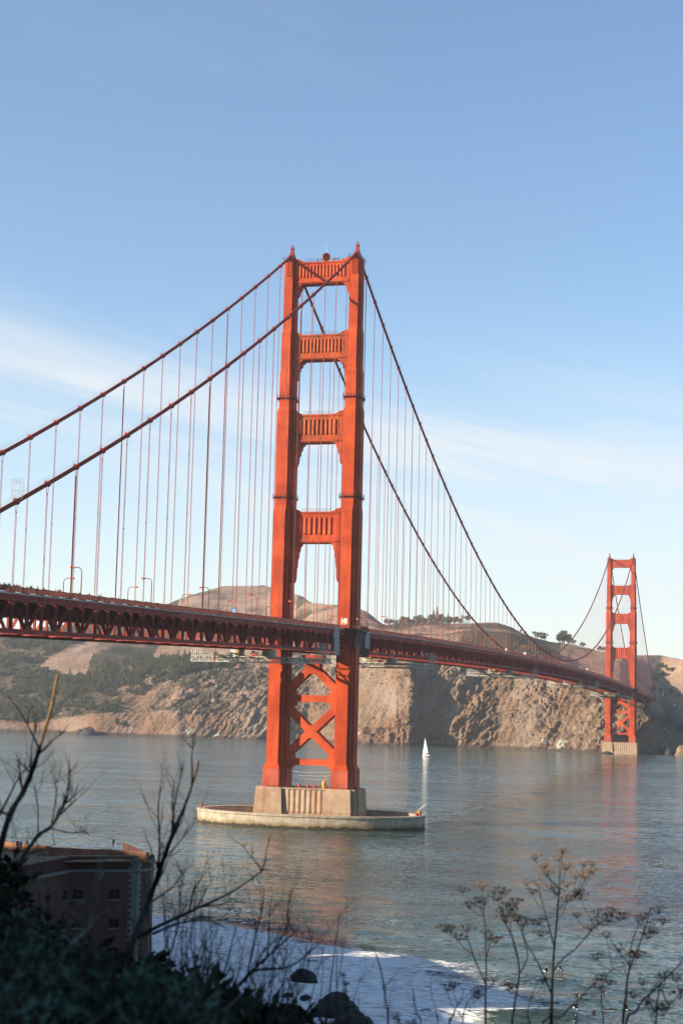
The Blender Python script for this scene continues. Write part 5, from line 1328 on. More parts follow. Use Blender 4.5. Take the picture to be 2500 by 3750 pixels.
for i, (px_, py_, sx, sy, sz, lab) in enumerate(rk):
    q = onz(px_, py_, 0.0); o = obj('shore_rock', rock_mesh(i*3.7, sx, sy, sz), None, (q[0], q[1], 0.1), (0, 0, 0.3*i)); tag(o, lab, 'rock', 'rocks along the near shore')
# rocks at the foot of the far cliffs
simple('rock_tan', (0.20, 0.145, 0.09), 0.9, 0.4, 0.2)
for i, (px_, py_, sx, sz, mt, lab) in enumerate(((2496, 2768, 8, 10, 'rock_tan', 'sunlit tan sea rock at the right edge beyond the distant tower'), (2445, 2766, 9, 8, 'rock_dark', 'dark low sea rock right of the distant pier'), (292, 2690, 8, 7, 'rock_dark', 'dark rock on the far beach'), (318, 2692, 11, 9, 'rock_dark', 'larger dark rock at the end of the far beach'))):
    q = onz(px_, py_, 0.0); me_ = rock_mesh(40+i*2.3, sx, sx*0.8, sz); me_.materials.clear(); me_.materials.append(M[mt])
    o = obj('sea_rock', me_, None, (q[0], q[1]+6, 0)); tag(o, lab, 'rock', 'sea rocks below the headlands')
# pale crags on the left slope
simple('rock_crag', (0.22, 0.145, 0.10), 0.95, 0.35, 0.15)
for i, (px_, py_, sx, sz, lab) in enumerate(((665, 2552, 20, 15, 'big pale crag with a hollow on the left slope'), (700, 2545, 17, 12, 'pale crag adjoining the big one on its right'), (785, 2570, 8, 11, 'lone pale boulder below the crags'), (780, 2505, 14, 10, 'broken pale outcrop near the ridge'), (760, 2505, 9, 8, 'small broken outcrop near the ridge'), (718, 2612, 7, 8, 'small pale boulder above the white stained cliff'), (625, 2585, 10, 8, 'low pale crag at the edge of the slope'), (872, 2445, 12, 8, 'pinkish outcrop high under the work platform'))):
    c_ = hill_pick(px_, py_); me_ = rock_mesh(60+i*5.1, sx*0.6, sx*0.6, sz*0.62); me_.materials.clear(); me_.materials.append(M['rock_crag'])
    o = obj('crag', me_, None, (c_[0], c_[1], c_[2]-1), (0, 0, i)); tag(o, lab, 'crag', 'crags on the left slope')
for i, (x, y) in enumerate(((-26, 1288), (30, 1284), (-14, 1262))):
    o = obj('sea_rock', rock_mesh(90+i, 8-i, 6, 2.4), None, (x, y, 0)); tag(o, 'dark rock at the water line beside the distant pier, %s' % ('on its left', 'on its right', 'in front of it')[i], 'rock', 'sea rocks below the headlands')
# ================================================================== TREES
def foliage(name, c1, c2, c3, sc=0.35):
    t = NT(name); p = t.pos(); oi = t.new('ShaderNodeObjectInfo')
    a = t.ramp(t.noise(p, sc, 4, 0.65), 0.3, 0.7); c = t.mix(a, c1, c2); c = t.mix(t.math('MULTIPLY', oi.outputs['Random'], 0.6), c, c3)
    M[name] = t.set(color=c, rough=0.9, spec=0.12); return t
foliage('tree_leaf', (0.046, 0.068, 0.030), (0.150, 0.172, 0.076), (0.085, 0.078, 0.042))
foliage('dark_leaf', (0.034, 0.052, 0.026), (0.085, 0.105, 0.050), (0.06, 0.065, 0.036))
simple('bark', (0.10, 0.07, 0.05), 0.9)
def tree_mesh(seed, h, w, kind):
    rg = random.Random(seed); m = MB(); tr = MB()
    tr.tube([(0, 0, -1), (0.1*w, 0, h*0.3), (0.05*w, 0.05*w, h*0.62), (0, 0, h*0.85)], [w*0.055, w*0.042, w*0.028, w*0.01], 6)
    lobes = []
    n_l = 15 if kind != 'cone' else 18
    for i in range(n_l):
        if kind == 'round':
            an = rg.uniform(0, 6.28); rr = w*0.5*math.sqrt(rg.random())*0.85; z = h*(0.30+0.58*rg.random()); rr *= 1.0 if z < h*0.72 else 0.6
            lobes.append((rr*math.cos(an), rr*math.sin(an), z, w*rg.uniform(0.13, 0.24)))
        elif kind == 'flat':
            an = rg.uniform(0, 6.28); rr = w*0.5*math.sqrt(rg.random()); z = h*(0.58+0.32*rg.random())
            lobes.append((rr*math.cos(an), rr*math.sin(an), z, w*rg.uniform(0.10, 0.18)))
        else:
            u = i/(n_l-1); an = i*2.4; rr = w*0.42*(1-u)*rg.uniform(0.5, 1.0); lobes.append((rr*math.cos(an), rr*math.sin(an), h*(0.14+0.84*u), w*(0.20-0.13*u)))
        x, y, z, r_ = lobes[-1]
        if i % 2 == 0: tr.tube([(0.05*w, 0, z*0.62), (x*0.5, y*0.5, z*0.8), (x, y, z)], [w*0.02, w*0.013, w*0.006], 4)
    for (x, y, z, r_) in lobes:
        for k in range(44):
            d = Vector((rg.gauss(0, 1), rg.gauss(0, 1), rg.gauss(0, 0.8))).normalized(); q = Vector((x, y, z))+d*r_*rg.uniform(0.55, 1.12)
            s = r_*rg.uniform(0.16, 0.36); a = d.cross(Vector((rg.gauss(0, 1), rg.gauss(0, 1), rg.gauss(0, 1)))).normalized(); b = d.cross(a)
            d2 = d*s*rg.uniform(-0.2, 0.5)
            m.add([q-a*s, q-b*s*0.8+d2*0.4, q+a*s, q+b*s*0.9+d2], [(0, 1, 2), (0, 2, 3)])
    return m, tr
TV = []
for i, (h, w, kind) in enumerate(((14, 11, 'round'), (17, 9, 'cone'), (12, 12, 'round'), (16, 12, 'flat'), (19, 10, 'cone'), (10, 9, 'round'))):
    a, b = tree_mesh(100+i, h, w, kind); TV.append((a, b, a.mesh('crown', 'tree_leaf' if kind != 'cone' else 'dark_leaf'), b.mesh('trunk', 'bark')))
def place_tree(var, loc, s, rz, label, group, name='tree'):
    o = thing(name, label, 'tree', tuple(loc), group, rz); o.scale = (s, s, s)
    obj('crown', TV[var][2], o); obj('trunk', TV[var][3], o); return o
rg = random.Random(5)
spots = []
for i in range(0, nu):
    px_ = hcols[i]
    if px_ < -250 or px_ > 900: continue
    for j in range(nv):
        v = hvk[j]
        if v < 2.0 or v > 5.4: continue
        X, Y = HPx[i, j], HPy[i, j]
        if Y < 2335 or Y > 2655: continue
        if not inpoly(X, Y, FOREST_EDGE): continue
        den = 0.55+0.9*fbm(HP2[i, j, 0]*0.012, HP2[i, j, 1]*0.012, 3.3, 3)
        if X < 170: den = 0.48+1.2*fbm(HP2[i, j, 0]*0.02, HP2[i, j, 1]*0.02, 8.3, 3)
        if rg.random() < 0.42*max(0.0, den): spots.append((Y, X, HP2[i, j]))
spots.sort(key=lambda q: -q[0])
vis = [q for q in spots if -20 < q[1] < 900]
near_, rest_ = [], MB()
step = max(1.0, len(vis)/285.0); acc = 0
for n_i, q in enumerate(vis):
    acc += 1
    if acc >= step: acc -= step; near_.append(q)
    else: near_.append(None)
cnt = 0; tree_keep = set(id(q) for q in near_ if q is not None)
forest = MB()
for q in spots:
    Y, X, P_ = q; var = rg.choice((0, 0, 1, 2, 2, 4, 5)) if X > 180 else rg.choice((0, 2, 2, 5, 3)); s = rg.uniform(0.55, 1.05)*(1.0 if X > 150 else 0.9); rz = rg.uniform(0, 6.28)
    loc = (P_[0], P_[1], P_[2]-0.8)
    if id(q) in tree_keep:
        place_tree(var, loc, s, rz, 'one of the evergreen trees of the dense wood on the left far slope', 'trees of the wooded far slope')
    else:
        c_, s_ = math.cos(rz)*s, math.sin(rz)*s; A = TV[var][0]
        forest.add([(x*c_-y*s_+loc[0], x*s_+y*c_+loc[1], z*s+loc[2]) for x, y, z in A.v], A.f)
if forest.v: tag(forest.build('forest', 'tree_leaf'), 'dense wood filling the gaps on the left far slope', 'forest', kind='stuff')
# single trees one can tell apart: (picture column, row of the foot, kind, size, label)
SOLO = [
 (600, 2560, 2, .75, 'round dark tree beside the big pale crag'), (680, 2618, 0, .85, 'round dark bush-like tree alone below the crags'), (748, 2560, 5, .7, 'small tree between crag and lone boulder'), (556, 2598, 2, .7, 'round tree at the edge of the left cliff'), (430, 2655, 0, .9, 'tree growing low on the red shore cliff'), (455, 2665, 5, .8, 'smaller tree low on the red shore cliff'), (475, 2580, 5, .8, 'tree on the slope above the red shore cliff'),
 (670, 2520, 4, 1.15, 'tall tapering tree left of the broken outcrop'), (708, 2515, 1, 1.1, 'broad tapering tree at the end of the wood'), (840, 2478, 0, .8, 'tree on the ridge right of the wood'), (860, 2500, 2, .7, 'lower tree on the ridge right of the wood'), (765, 2480, 5, .9, 'small tree on the ridge above the outcrop')]
SKY = [
 (1418, 2276, 3, .8, 'wind-bent tree at the left end of the middle hilltop'), (1432, 2276, 5, .7, 'small bush-like tree on the middle hilltop'), (1456, 2276, 2, .9, 'rounded tree left of the hilltop grove'), (1470, 2277, 5, .8, 'small tree in a gap of the hilltop grove'), (1493, 2278, 0, 1.35, 'broad tree at the left of the hilltop grove'), (1508, 2278, 1, 1.6, 'tall conifer of the hilltop grove, left of the two tallest'), (1524, 2279, 4, 1.7, 'tallest conifer of the hilltop grove'), (1540, 2280, 0, 1.5, 'full tree right of the tallest grove conifer'), (1553, 2281, 1, 1.2, 'tapering tree in the middle of the hilltop grove'), (1566, 2282, 2, 1.3, 'dark round tree in the middle of the hilltop grove'), (1580, 2283, 4, 1.1, 'slim conifer in the right half of the hilltop grove'), (1592, 2284, 0, 1.2, 'wide tree in the right half of the hilltop grove'), (1606, 2285, 2, 1.15, 'low wide tree in the right half of the hilltop grove'), (1622, 2286, 0, 1.2, 'last big tree of the hilltop grove'), (1637, 2287, 5, 1.1, 'bushy tree ending the hilltop grove'), (1650, 2288, 1, 1.15, 'lone slim conifer right of the hilltop grove'), (1676, 2289, 3, 1.1, 'lone flat-topped tree right of the hilltop grove'), (1684, 2289, 3, .9, 'smaller flat-topped tree beside the lone one'),
 (1936, 2326, 5, .6, 'small tree at the left of the saddle'), (1955, 2331, 5, .65, 'second small tree on the saddle'), (2012, 2343, 3, .8, 'left one of the clump on the right hill'), (2024, 2343, 0, .9, 'low tree in the clump on the right hill'), (2040, 2343, 3, .85, 'middle tree of the clump on the right hill'), (2053, 2344, 2, .9, 'round tree of the clump on the right hill'), (2062, 2344, 3, .9, 'right one of the clump on the right hill'),
 (2140, 2370, 2, 1.5, 'left tree of the big dark grove on the right hill'), (2154, 2372, 0, 1.9, 'largest tree of the big dark grove on the right hill'), (2168, 2375, 2, 1.8, 'middle tree of the big dark grove on the right hill'), (2182, 2377, 0, 1.5, 'right tree of the big dark grove on the right hill'), (2200, 2380, 5, 1.0, 'pale bushy tree left of the distant tower'), (2214, 2382, 5, .9, 'pale bush against the left leg of the distant tower'), (2250, 2384, 5, .9, 'bushy tree seen through the distant tower, left'), (2264, 2384, 5, .85, 'bushy tree seen through the distant tower, right'),
 (2340, 2384, 5, 1.0, 'pale tree right of the distant tower'), (2352, 2385, 2, .9, 'pale round tree right of the distant tower'), (2372, 2386, 5, .8, 'low dark tree right of the distant tower'), (2390, 2387, 5, .6, 'small dark tree on the right skyline'), (1110, 2200, 5, .55, 'wind-swept bush on the shaded shoulder of the left hill')]
for px_, py_, var, s, lab in SOLO:
    c_ = hill_pick(px_, py_); place_tree(var, (c_[0], c_[1], c_[2]-0.6), s*0.9, px_*0.7, lab, 'lone trees on the headlands')
for px_, py_, var, s, lab in SKY:
    i = max(0, min(nu-1, int(round((px_-hcols[0])/6.0)))); X, Y = project(HP2[i]); j = min(range(nv), key=lambda q: Y[q] if 4.2 < hvk[q] < 6.2 else 1e9)
    c_ = HP2[i, j]; place_tree(var, (c_[0], c_[1], c_[2]-1.0), s*(0.85 if px_ < 1700 else 0.9), px_*0.9, lab, 'skyline trees on the headlands')
for i, (px_, py_, s) in enumerate(((2420, 2545, .9), (2452, 2550, 1.0), (2436, 2556, .6), (2478, 2556, .6), (2400, 2540, .8), (2385, 2535, .7))):
    c_ = hill_pick(px_, py_, 3.6); place_tree((2, 0, 5)[i % 3], (c_[0], c_[1], c_[2]-0.5), s, i, 'dark round tree by the far pylon, %s of six' % ORD[i], 'trees by the far pylon')
for i, (px_, py_) in enumerate(((2415, 2450), (2420, 2480), (2410, 2500), (2450, 2460), (2440, 2463), (2462, 2460))):
    c_ = hill_pick(px_, py_, 4.0); o = place_tree(5 if i > 2 else 2, (c_[0], c_[1], c_[2]-1.5), (0.9, 1.0, .9, .75, .7, .6)[i], i, 'dark scrub tree on the grassy right hill, %s' % (('upper in the gully', 'middle of the gully', 'lowest in the gully', 'middle of the lone patch', 'left of the lone patch', 'right of the lone patch')[i]), 'scrub trees on the right hill')
for i, px_ in enumerate((1440, 1465, 1483, 1500, 1516, 1531, 1547, 1560, 1573, 1586, 1599, 1614, 1629, 1644)):
    j = int(np.argmin(np.abs(hcols-px_))); X, Y = project(HP2[j]); k = min(range(nv), key=lambda q: Y[q] if 4.2 < hvk[q] < 6.2 else 1e9)
    for dk in (0, -4):
        c_ = HP2[j, k+dk]; place_tree((2, 5, 0)[i % 3], (c_[0]+3*dk, c_[1], c_[2]-2.5), 0.95+0.3*math.sin(i*1.7+dk), i, 'low dark tree crowding under the tall ones of the hilltop grove', 'low trees of the hilltop grove')
# low scrub that nobody could count
scrub = MB(); rg = random.Random(9)
for n_i in range(5200):
    i = rg.randrange(0, nu); j = rg.randrange(0, nv); v = hvk[j]
    if v < 1.6 or v > 5.9: continue
    if rg.random() > att['scrub'][i, j]*1.1-0.12 or not -40 < HPx[i, j] < 2560: continue
    P_ = HP2[i, j]; s = rg.uniform(0.8, 2.1)
    for k in range(5):
        d = Vector((rg.gauss(0, 1), rg.gauss(0, 1), abs(rg.gauss(0, 0.6)))); d.normalize(); q = Vector(P_)+d*s*0.7; w = s*rg.uniform(0.4, 0.8)
        a = d.cross(Vector((rg.gauss(0, 1), rg.gauss(0, 1), rg.gauss(0, 1)))).normalized(); b = d.cross(a)
        scrub.add([q-a*w, q-b*w+d*w*0.3, q+a*w, q+b*w+d*w*0.5], [(0, 1, 2), (0, 2, 3)])
foliage('scrub_leaf', (0.055, 0.052, 0.030), (0.13, 0.105, 0.060), (0.09, 0.075, 0.045))
tag(scrub.build('scrub', 'scrub_leaf'), 'low dry scrub dotting the headland slopes', 'scrub', kind='stuff')
# little buildings by the far landing
for i, (px_, py_, w, h) in enumerate(((2432, 2552, 3.2, 3), (2470, 2585, 1.6, 2.2), (2427, 2548, 0.5, 9))):
    c_ = hill_pick(px_, py_, 3.5); o = thing('landing_building' if i < 2 else 'white_mast', ('low white building by the far pylon', 'tiny white hut on the far hillside', 'slim white mast beside the far pylon')[i], 'building' if i < 2 else 'mast', (c_[0], c_[1], c_[2]))
    m = MB(); m.box(-w, w, -w*0.6, w*0.6, -2, h); m.build('wall' if i < 2 else 'pole', 'white_paint', o)
    if i < 2: m = MB(); m.prism([(-w*1.1, h), (w*1.1, h), (0, h+w*0.35)], -w*0.7, w*0.7); m.build('roof', 'grey_concrete', o)

# ================================================================== FOREGROUND PLANTS
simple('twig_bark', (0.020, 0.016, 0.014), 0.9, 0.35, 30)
simple('stalk_sunlit', (0.36, 0.20, 0.075), 0.9, 0.35, 40)  # stalk tips: sunlight on them is put into this colour
simple('pale_twig', (0.13, 0.14, 0.135), 0.9, 0.25, 30)
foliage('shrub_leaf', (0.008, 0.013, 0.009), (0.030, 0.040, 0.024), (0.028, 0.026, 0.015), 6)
foliage('lupine_leaf', (0.022, 0.052, 0.036), (0.13, 0.21, 0.165), (0.03, 0.055, 0.035), 5)
simple('umbel_sunlit', (0.24, 0.15, 0.09), 0.9, 0.3, 30)  # upper seed heads, lighter colour carries the sunshine on them
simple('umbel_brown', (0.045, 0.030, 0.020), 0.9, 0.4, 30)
def W3(px, py, r_): return Vector(at(px, py, r_))
def smooth_line(pts, n=6):
    out = []; P_ = [pts[0]]+list(pts)+[pts[-1]]
    for i in range(1, len(P_)-2):
        for k in range(n):
            u = k/n; a, b, c_, d = P_[i-1], P_[i], P_[i+1], P_[i+2]
            out.append(0.5*((2*b)+(c_-a)*u+(2*a-5*b+4*c_-d)*u*u+(3*b-a-3*c_+d)*u*u*u))
    out.append(P_[-2]); return out
def twigs(m, rg, line, r0, n, ln, depth=3, upb=0.5):
    for k in range(n):
        i = rg.randrange(len(line)//5, len(line)-1); p_ = line[i]; t_ = (line[i+1]-p_).normalized()
        d = (t_*0.8+Vector((rg.gauss(0, .55), rg.gauss(0, .55), rg.gauss(0, .35)+upb))).normalized()
        L = ln*rg.uniform(0.4, 1.1); pts = [p_]; q = p_.copy(); dd_ = d.copy()
        for s in range(5):
            dd_ = (dd_+Vector((rg.gauss(0, .16), rg.gauss(0, .16), rg.gauss(0, .12)+0.06))).normalized(); q = q+dd_*L/5; pts.append(q.copy())
        m.tube(pts, [r0*(1-0.8*s/5)*0.62 for s in range(6)], 4)
        if depth > 1: twigs(m, rg, pts, r0*0.55, rg.choice((1, 2, 2, 3)), L*0.5, depth-1, upb)
def ground_under(P_): return ground_z(P_.x, P_.y)
def bare_shrub(label, stems, seed, mat='twig_bark', tw=5, ln=0.28, tip=None):
    rg = random.Random(seed); base = W3(*stems[0][0][0], stems[0][1])
    root = thing('bare_shrub', label, 'shrub', (base.x, base.y, ground_under(base)), 'bare shrubs in the foreground')
    for pts, r_, w0, w1 in stems:
        wp = [W3(px, py, r_+0.15*math.sin(i*2.1+seed)) for i, (px, py) in enumerate(pts)]
        if pts[0][1] >= 3700: wp = [Vector((wp[0].x, wp[0].y, ground_under(wp[0])-0.1))]+wp
        line = smooth_line(wp)
        n_ = len(line); m = MB(); pxm = r_/FPX
        bend = [p_-root.location for p_ in line]
        m.tube(bend, [pxm*(w0+(w1-w0)*i/(n_-1))*0.36*(1+0.12*math.sin(i*1.7)) for i in range(n_)], 6)
        st_ = m.build('stem', mat, root, True)
        m = MB(); twigs(m, rg, bend, pxm*max(w1, w0*0.5)*0.34, tw+2, ln)
        if m.v: m.build('twigs', mat, st_)
    return root
G = 3900
bare_shrub('tall dry stalk with a sunlit tan tip at the left edge', [([(-60, G), (-30, 3300), (27, 3015), (89, 2895), (125, 2805), (147, 2734)], 6.6, 40, 22)], 1, tw=7, ln=0.30)
rt = [o for o in bpy.data.objects if o.name == 'bare_shrub'][0]
m = MB(); line = smooth_line([W3(147, 2734, 6.6)-rt.location, W3(187, 2600, 6.6)-rt.location, W3(205, 2510, 6.6)-rt.location, W3(212, 2471, 6.6)-rt.location]); m.tube(line, [0.0080*(1-0.35*i/(len(line)-1)) for i in range(len(line))], 6); m.build('stem', 'stalk_sunlit', rt, True)
bare_shrub('bare branching shrub at the left edge behind the tall stalk', [([(20, G), (60, 3250), (125, 3080), (190, 3025), (228, 2960), (245, 2930)], 7.2, 34, 9), ([(190, 3025), (215, 2990), (262, 2945), (282, 2928)], 7.2, 12, 5), ([(0, 2985), (35, 2915), (70, 2850), (112, 2800)], 7.0, 12, 5), ([(140, 3060), (140, 2960), (128, 2890), (124, 2880)], 7.1, 7, 3), ([(190, 3025), (208, 2900), (200, 2870), (216, 2860)], 7.3, 8, 4), ([(190, 3035), (260, 3050), (310, 3045), (330, 3060)], 7.1, 8, 4)], 2, tw=6, ln=0.24)
bare_shrub('dark leaning bare trunk rising from the left bushes', [([(440, G), (470, 3520), (542, 3309), (590, 3173), (638, 3038), (678, 2950), (712, 2850)], 6.2, 46, 8), ([(575, 3230), (585, 3100), (580, 2960), (590, 2880)], 6.3, 14, 5), ([(600, 3150), (660, 3080), (700, 3010)], 6.2, 9, 4), ([(560, 3300), (640, 3240), (690, 3170)], 6.2, 10, 4), ([(638, 3038), (632, 2930), (640, 2880)], 6.1, 9, 4)], 3, tw=4, ln=0.26)
m = MB(); rt = [o for o in bpy.data.objects if o.name.startswith('bare_shrub')][-1]; line = smooth_line([W3(712, 2850, 6.2)-rt.location, W3(722, 2815, 6.2)-rt.location, W3(728, 2785, 6.2)-rt.location]); m.tube(line, [0.006, 0.0055, 0.005, 0.0045]*3+[0.004], 5) if len(line) == 13 else None; m.build('stem', 'stalk_sunlit', rt, True)
bare_shrub('bare shrub with long arching branches over the surf', [([(420, G), (460, 3500), (520, 3425), (693, 3340), (845, 3269), (972, 3181)], 6.8, 34, 6), ([(693, 3340), (705, 3280), (716, 3228)], 6.8, 12, 6), ([(740, 3320), (820, 3310), (852, 3290)], 6.8, 9, 5), ([(560, 3420), (660, 3380), (760, 3370), (830, 3400)], 7.0, 14, 5), ([(620, 3500), (650, 3400), (660, 3320), (655, 3230)], 6.9, 10, 4)], 4, tw=5, ln=0.26)
bare_shrub('bare shrub with a stout slanting branch above the black rocks', [([(620, G), (730, 3700), (845, 3635), (956, 3524), (1092, 3404)], 6.4, 34, 7), ([(850, 3640), (932, 3556), (1060, 3540), (1164, 3460)], 6.4, 18, 6), ([(760, 3700), (820, 3560), (850, 3450), (880, 3330)], 6.6, 12, 4), ([(900, 3600), (930, 3450), (960, 3330), (966, 3250)], 6.5, 11, 4), ([(960, 3530), (1040, 3420), (1060, 3280)], 6.5, 9, 4), ([(700, 3720), (720, 3580), (700, 3460), (712, 3370)], 6.6, 12, 4)], 5, tw=6, ln=0.26)
bare_shrub('dense thicket of thin dark twigs at the bottom centre', [([(640+40*i, G), (650+42*i, 3700-20*(i % 3)), (660+44*i+20*math.sin(i*2), 3560+15*(i % 4)), (670+46*i+40*math.sin(i*1.3), 3400+40*(i % 5))], 5.8+0.15*(i % 4), 12, 3) for i in range(11)], 6, tw=7, ln=0.22)
bare_shrub('pale grey forked dead branch in front of the fort', [([(150, G), (175, 3651), (239, 3492), (319, 3404), (398, 3332)], 4.6, 34, 14), ([(319, 3404), (345, 3300), (365, 3220), (380, 3196)], 4.6, 12, 5), ([(300, 3420), (292, 3370), (255, 3330)], 4.6, 10, 4)], 7, mat='pale_twig', tw=2, ln=0.16)
bare_shrub('thin pale twigs slanting at the bottom centre', [([(640, 3780), (740, 3730), (830, 3690), (890, 3635)], 4.4, 12, 4), ([(530, 3640), (560, 3620), (592, 3590)], 4.8, 8, 3), ([(560, 3670), (610, 3640), (690, 3600)], 4.8, 8, 3), ([(600, 3690), (680, 3655), (700, 3648)], 4.8, 7, 3)], 8, mat='pale_twig', tw=1, ln=0.12)
bare_shrub('slim upright twigs against the surf, bottom middle', [([(1190, G), (1200, 3700), (1225, 3480), (1245, 3340)], 7.0, 10, 4), ([(1230, G), (1232, 3640), (1232, 3480)], 7.2, 7, 4), ([(1420, G), (1410, 3660), (1395, 3560), (1375, 3490)], 6.2, 11, 6), ([(1400, 3620), (1425, 3595), (1432, 3585)], 6.2, 7, 3), ([(1540, G), (1530, 3720), (1516, 3680), (1512, 3620)], 6.4, 7, 3), ([(1320, G), (1315, 3740), (1312, 3640)], 6.4, 6, 3)], 9, tw=2, ln=0.12)
rg = random.Random(77)
def stem_tuft(label, px0, px1, top0, top1, r_, n_, seed):
    st_ = []
    for k in range(n_):
        a = rg.uniform(px0, px1); tp = rg.uniform(top0, top1); ln_ = rg.uniform(-90, 130)
        st_.append(([(a, 3900), (a+ln_*0.2+rg.uniform(-12, 12), 3900-(3900-tp)*0.4), (a+ln_*0.6+rg.uniform(-15, 15), 3900-(3900-tp)*0.75), (a+ln_, tp)], r_+rg.uniform(-0.4, 0.4), 8, 2.5))
    return bare_shrub(label, st_, seed, tw=2, ln=0.12)
stem_tuft('tuft of thin dark stems in front of the fort', 20, 300, 3250, 3520, 6.0, 12, 31)
stem_tuft('tuft of thin dark stems right of the leaning trunk', 560, 800, 3200, 3500, 6.6, 14, 32)
stem_tuft('tuft of thin dark stems above the beach rocks', 820, 1120, 3380, 3640, 6.2, 14, 33)
stem_tuft('thin dark stems rising at the far left edge', -20, 120, 2850, 3200, 7.0, 8, 34)
stem_tuft('tuft of fine twigs spreading over the bottom centre', 900, 1250, 3420, 3700, 5.8, 12, 35)
stem_tuft('tuft of fine twigs between the trunk and the arching branches', 420, 700, 3150, 3450, 7.2, 12, 36)
# leafy dark shrubs
def leaf_shrub(label, px, py, r_, rad, n, seed, mat='shrub_leaf', size=0.035, name='leafy_shrub', flat=0.8, lng=1.8):
    rg = random.Random(seed); c_ = W3(px, py, r_); gz = ground_under(c_)
    root = thing(name, label, 'shrub', (c_.x, c_.y, gz), 'leafy shrubs in the foreground')
    off = c_-root.location; m = MB(); st_ = MB()
    for k in range(14):
        d = Vector((rg.gauss(0, 1), rg.gauss(0, 1), abs(rg.gauss(0, 1))+0.2)).normalized()*rad*rg.uniform(0.6, 1.0); st_.tube([Vector((0, 0, -0.1)), off*0.55+d*0.2, off+d], [0.012, 0.009, 0.003], 4)
    for k in range(n):
        d = Vector((rg.gauss(0, 1), rg.gauss(0, 1), rg.gauss(0, flat))); d = d.normalized()*rad*(rg.random()**0.45)
        f = 1+0.45*noise.noise(d*2.2/rad+Vector((seed, 0, 0))); q = off+d*f
        a = Vector((rg.gauss(0, 1), rg.gauss(0, 1), rg.gauss(0.5, .7))).normalized(); b = a.cross(Vector((rg.gauss(0, 1), rg.gauss(0, 1), rg.gauss(0, 1)))).normalized(); s = size*rg.uniform(0.5, 1.2)
        m.add([q, q+a*s*lng*0.5+b*s*0.4, q+a*s*lng, q+a*s*lng*0.5-b*s*0.4], [(0, 1, 2), (0, 2, 3)])
    m.build('leaves', mat, root); st_.build('stems', 'twig_bark', root); return root
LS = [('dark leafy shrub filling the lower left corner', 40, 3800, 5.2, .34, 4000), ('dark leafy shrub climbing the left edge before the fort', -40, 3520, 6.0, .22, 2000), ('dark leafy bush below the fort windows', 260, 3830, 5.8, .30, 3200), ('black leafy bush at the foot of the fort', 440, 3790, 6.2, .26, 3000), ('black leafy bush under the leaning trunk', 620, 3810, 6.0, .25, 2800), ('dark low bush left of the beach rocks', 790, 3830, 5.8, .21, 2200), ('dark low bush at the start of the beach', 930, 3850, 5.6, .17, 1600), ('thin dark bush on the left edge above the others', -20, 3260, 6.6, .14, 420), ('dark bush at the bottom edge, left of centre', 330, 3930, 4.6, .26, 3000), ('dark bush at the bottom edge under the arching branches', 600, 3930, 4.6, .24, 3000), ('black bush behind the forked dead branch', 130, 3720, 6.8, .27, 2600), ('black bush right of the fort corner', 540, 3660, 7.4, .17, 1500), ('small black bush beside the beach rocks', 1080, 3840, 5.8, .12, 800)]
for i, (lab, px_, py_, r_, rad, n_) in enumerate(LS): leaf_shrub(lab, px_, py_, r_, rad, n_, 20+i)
LP = [('blurred silver green lupine at the bottom left corner', 20, 3640, 3.2, .10), ('silver green lupine leaves left of the forked branch', 110, 3480, 3.8, .12), ('silver green lupine leaves below the forked branch', 160, 3680, 3.3, .10), ('silver green lupine at the bottom edge, third from left', 270, 3690, 3.2, .11), ('silver green lupine at the bottom edge, right of the third', 400, 3700, 3.2, .11), ('silver green lupine at the bottom edge below the thin pale twigs', 560, 3720, 3.3, .10), ('small silver green lupine spray left of the pale twigs', 500, 3660, 3.6, .06), ('silver green lupine at the very left bottom edge', 60, 3760, 3.0, .10), ('silver green lupine in the bottom row near the beach rocks', 690, 3740, 3.3, .08)]
for i, (lab, px_, py_, r_, rad) in enumerate(LP): leaf_shrub(lab, px_, py_, r_, rad, 260, 60+i, 'lupine_leaf', 0.013, 'lupine', 0.7, 2.6)
# fennel: branching stems that end in flat-topped seed heads
def umbel(rg, c_, up, rad):
    m = MB(); n_ = rg.randint(10, 15); a = up.orthogonal().normalized(); b = up.cross(a)
    for k in range(n_):
        an = k*2.399; rr = rad*math.sqrt((k+0.6)/n_); tip = c_+a*rr*math.cos(an)+b*rr*math.sin(an)+up*rad*(0.75-0.25*(rr/rad)**2)
        m.tube([c_, tip], [0.0011, 0.0007], 3, False)
        for j in range(5):
            d = Vector((rg.gauss(0, 1), rg.gauss(0, 1), rg.gauss(0.3, .7))).normalized(); q = tip+d*rad*0.13*rg.uniform(0.4, 1.3); s = rad*rg.uniform(0.05, 0.10); e1 = d.orthogonal().normalized()*s; e2 = d.cross(e1)
            m.add([q-e1, q-e2+d*s*0.5, q+e1, q+e2, q+d*s*1.2], [(0, 1, 4), (1, 2, 4), (2, 3, 4), (3, 0, 4), (0, 3, 2, 1)])
    return m
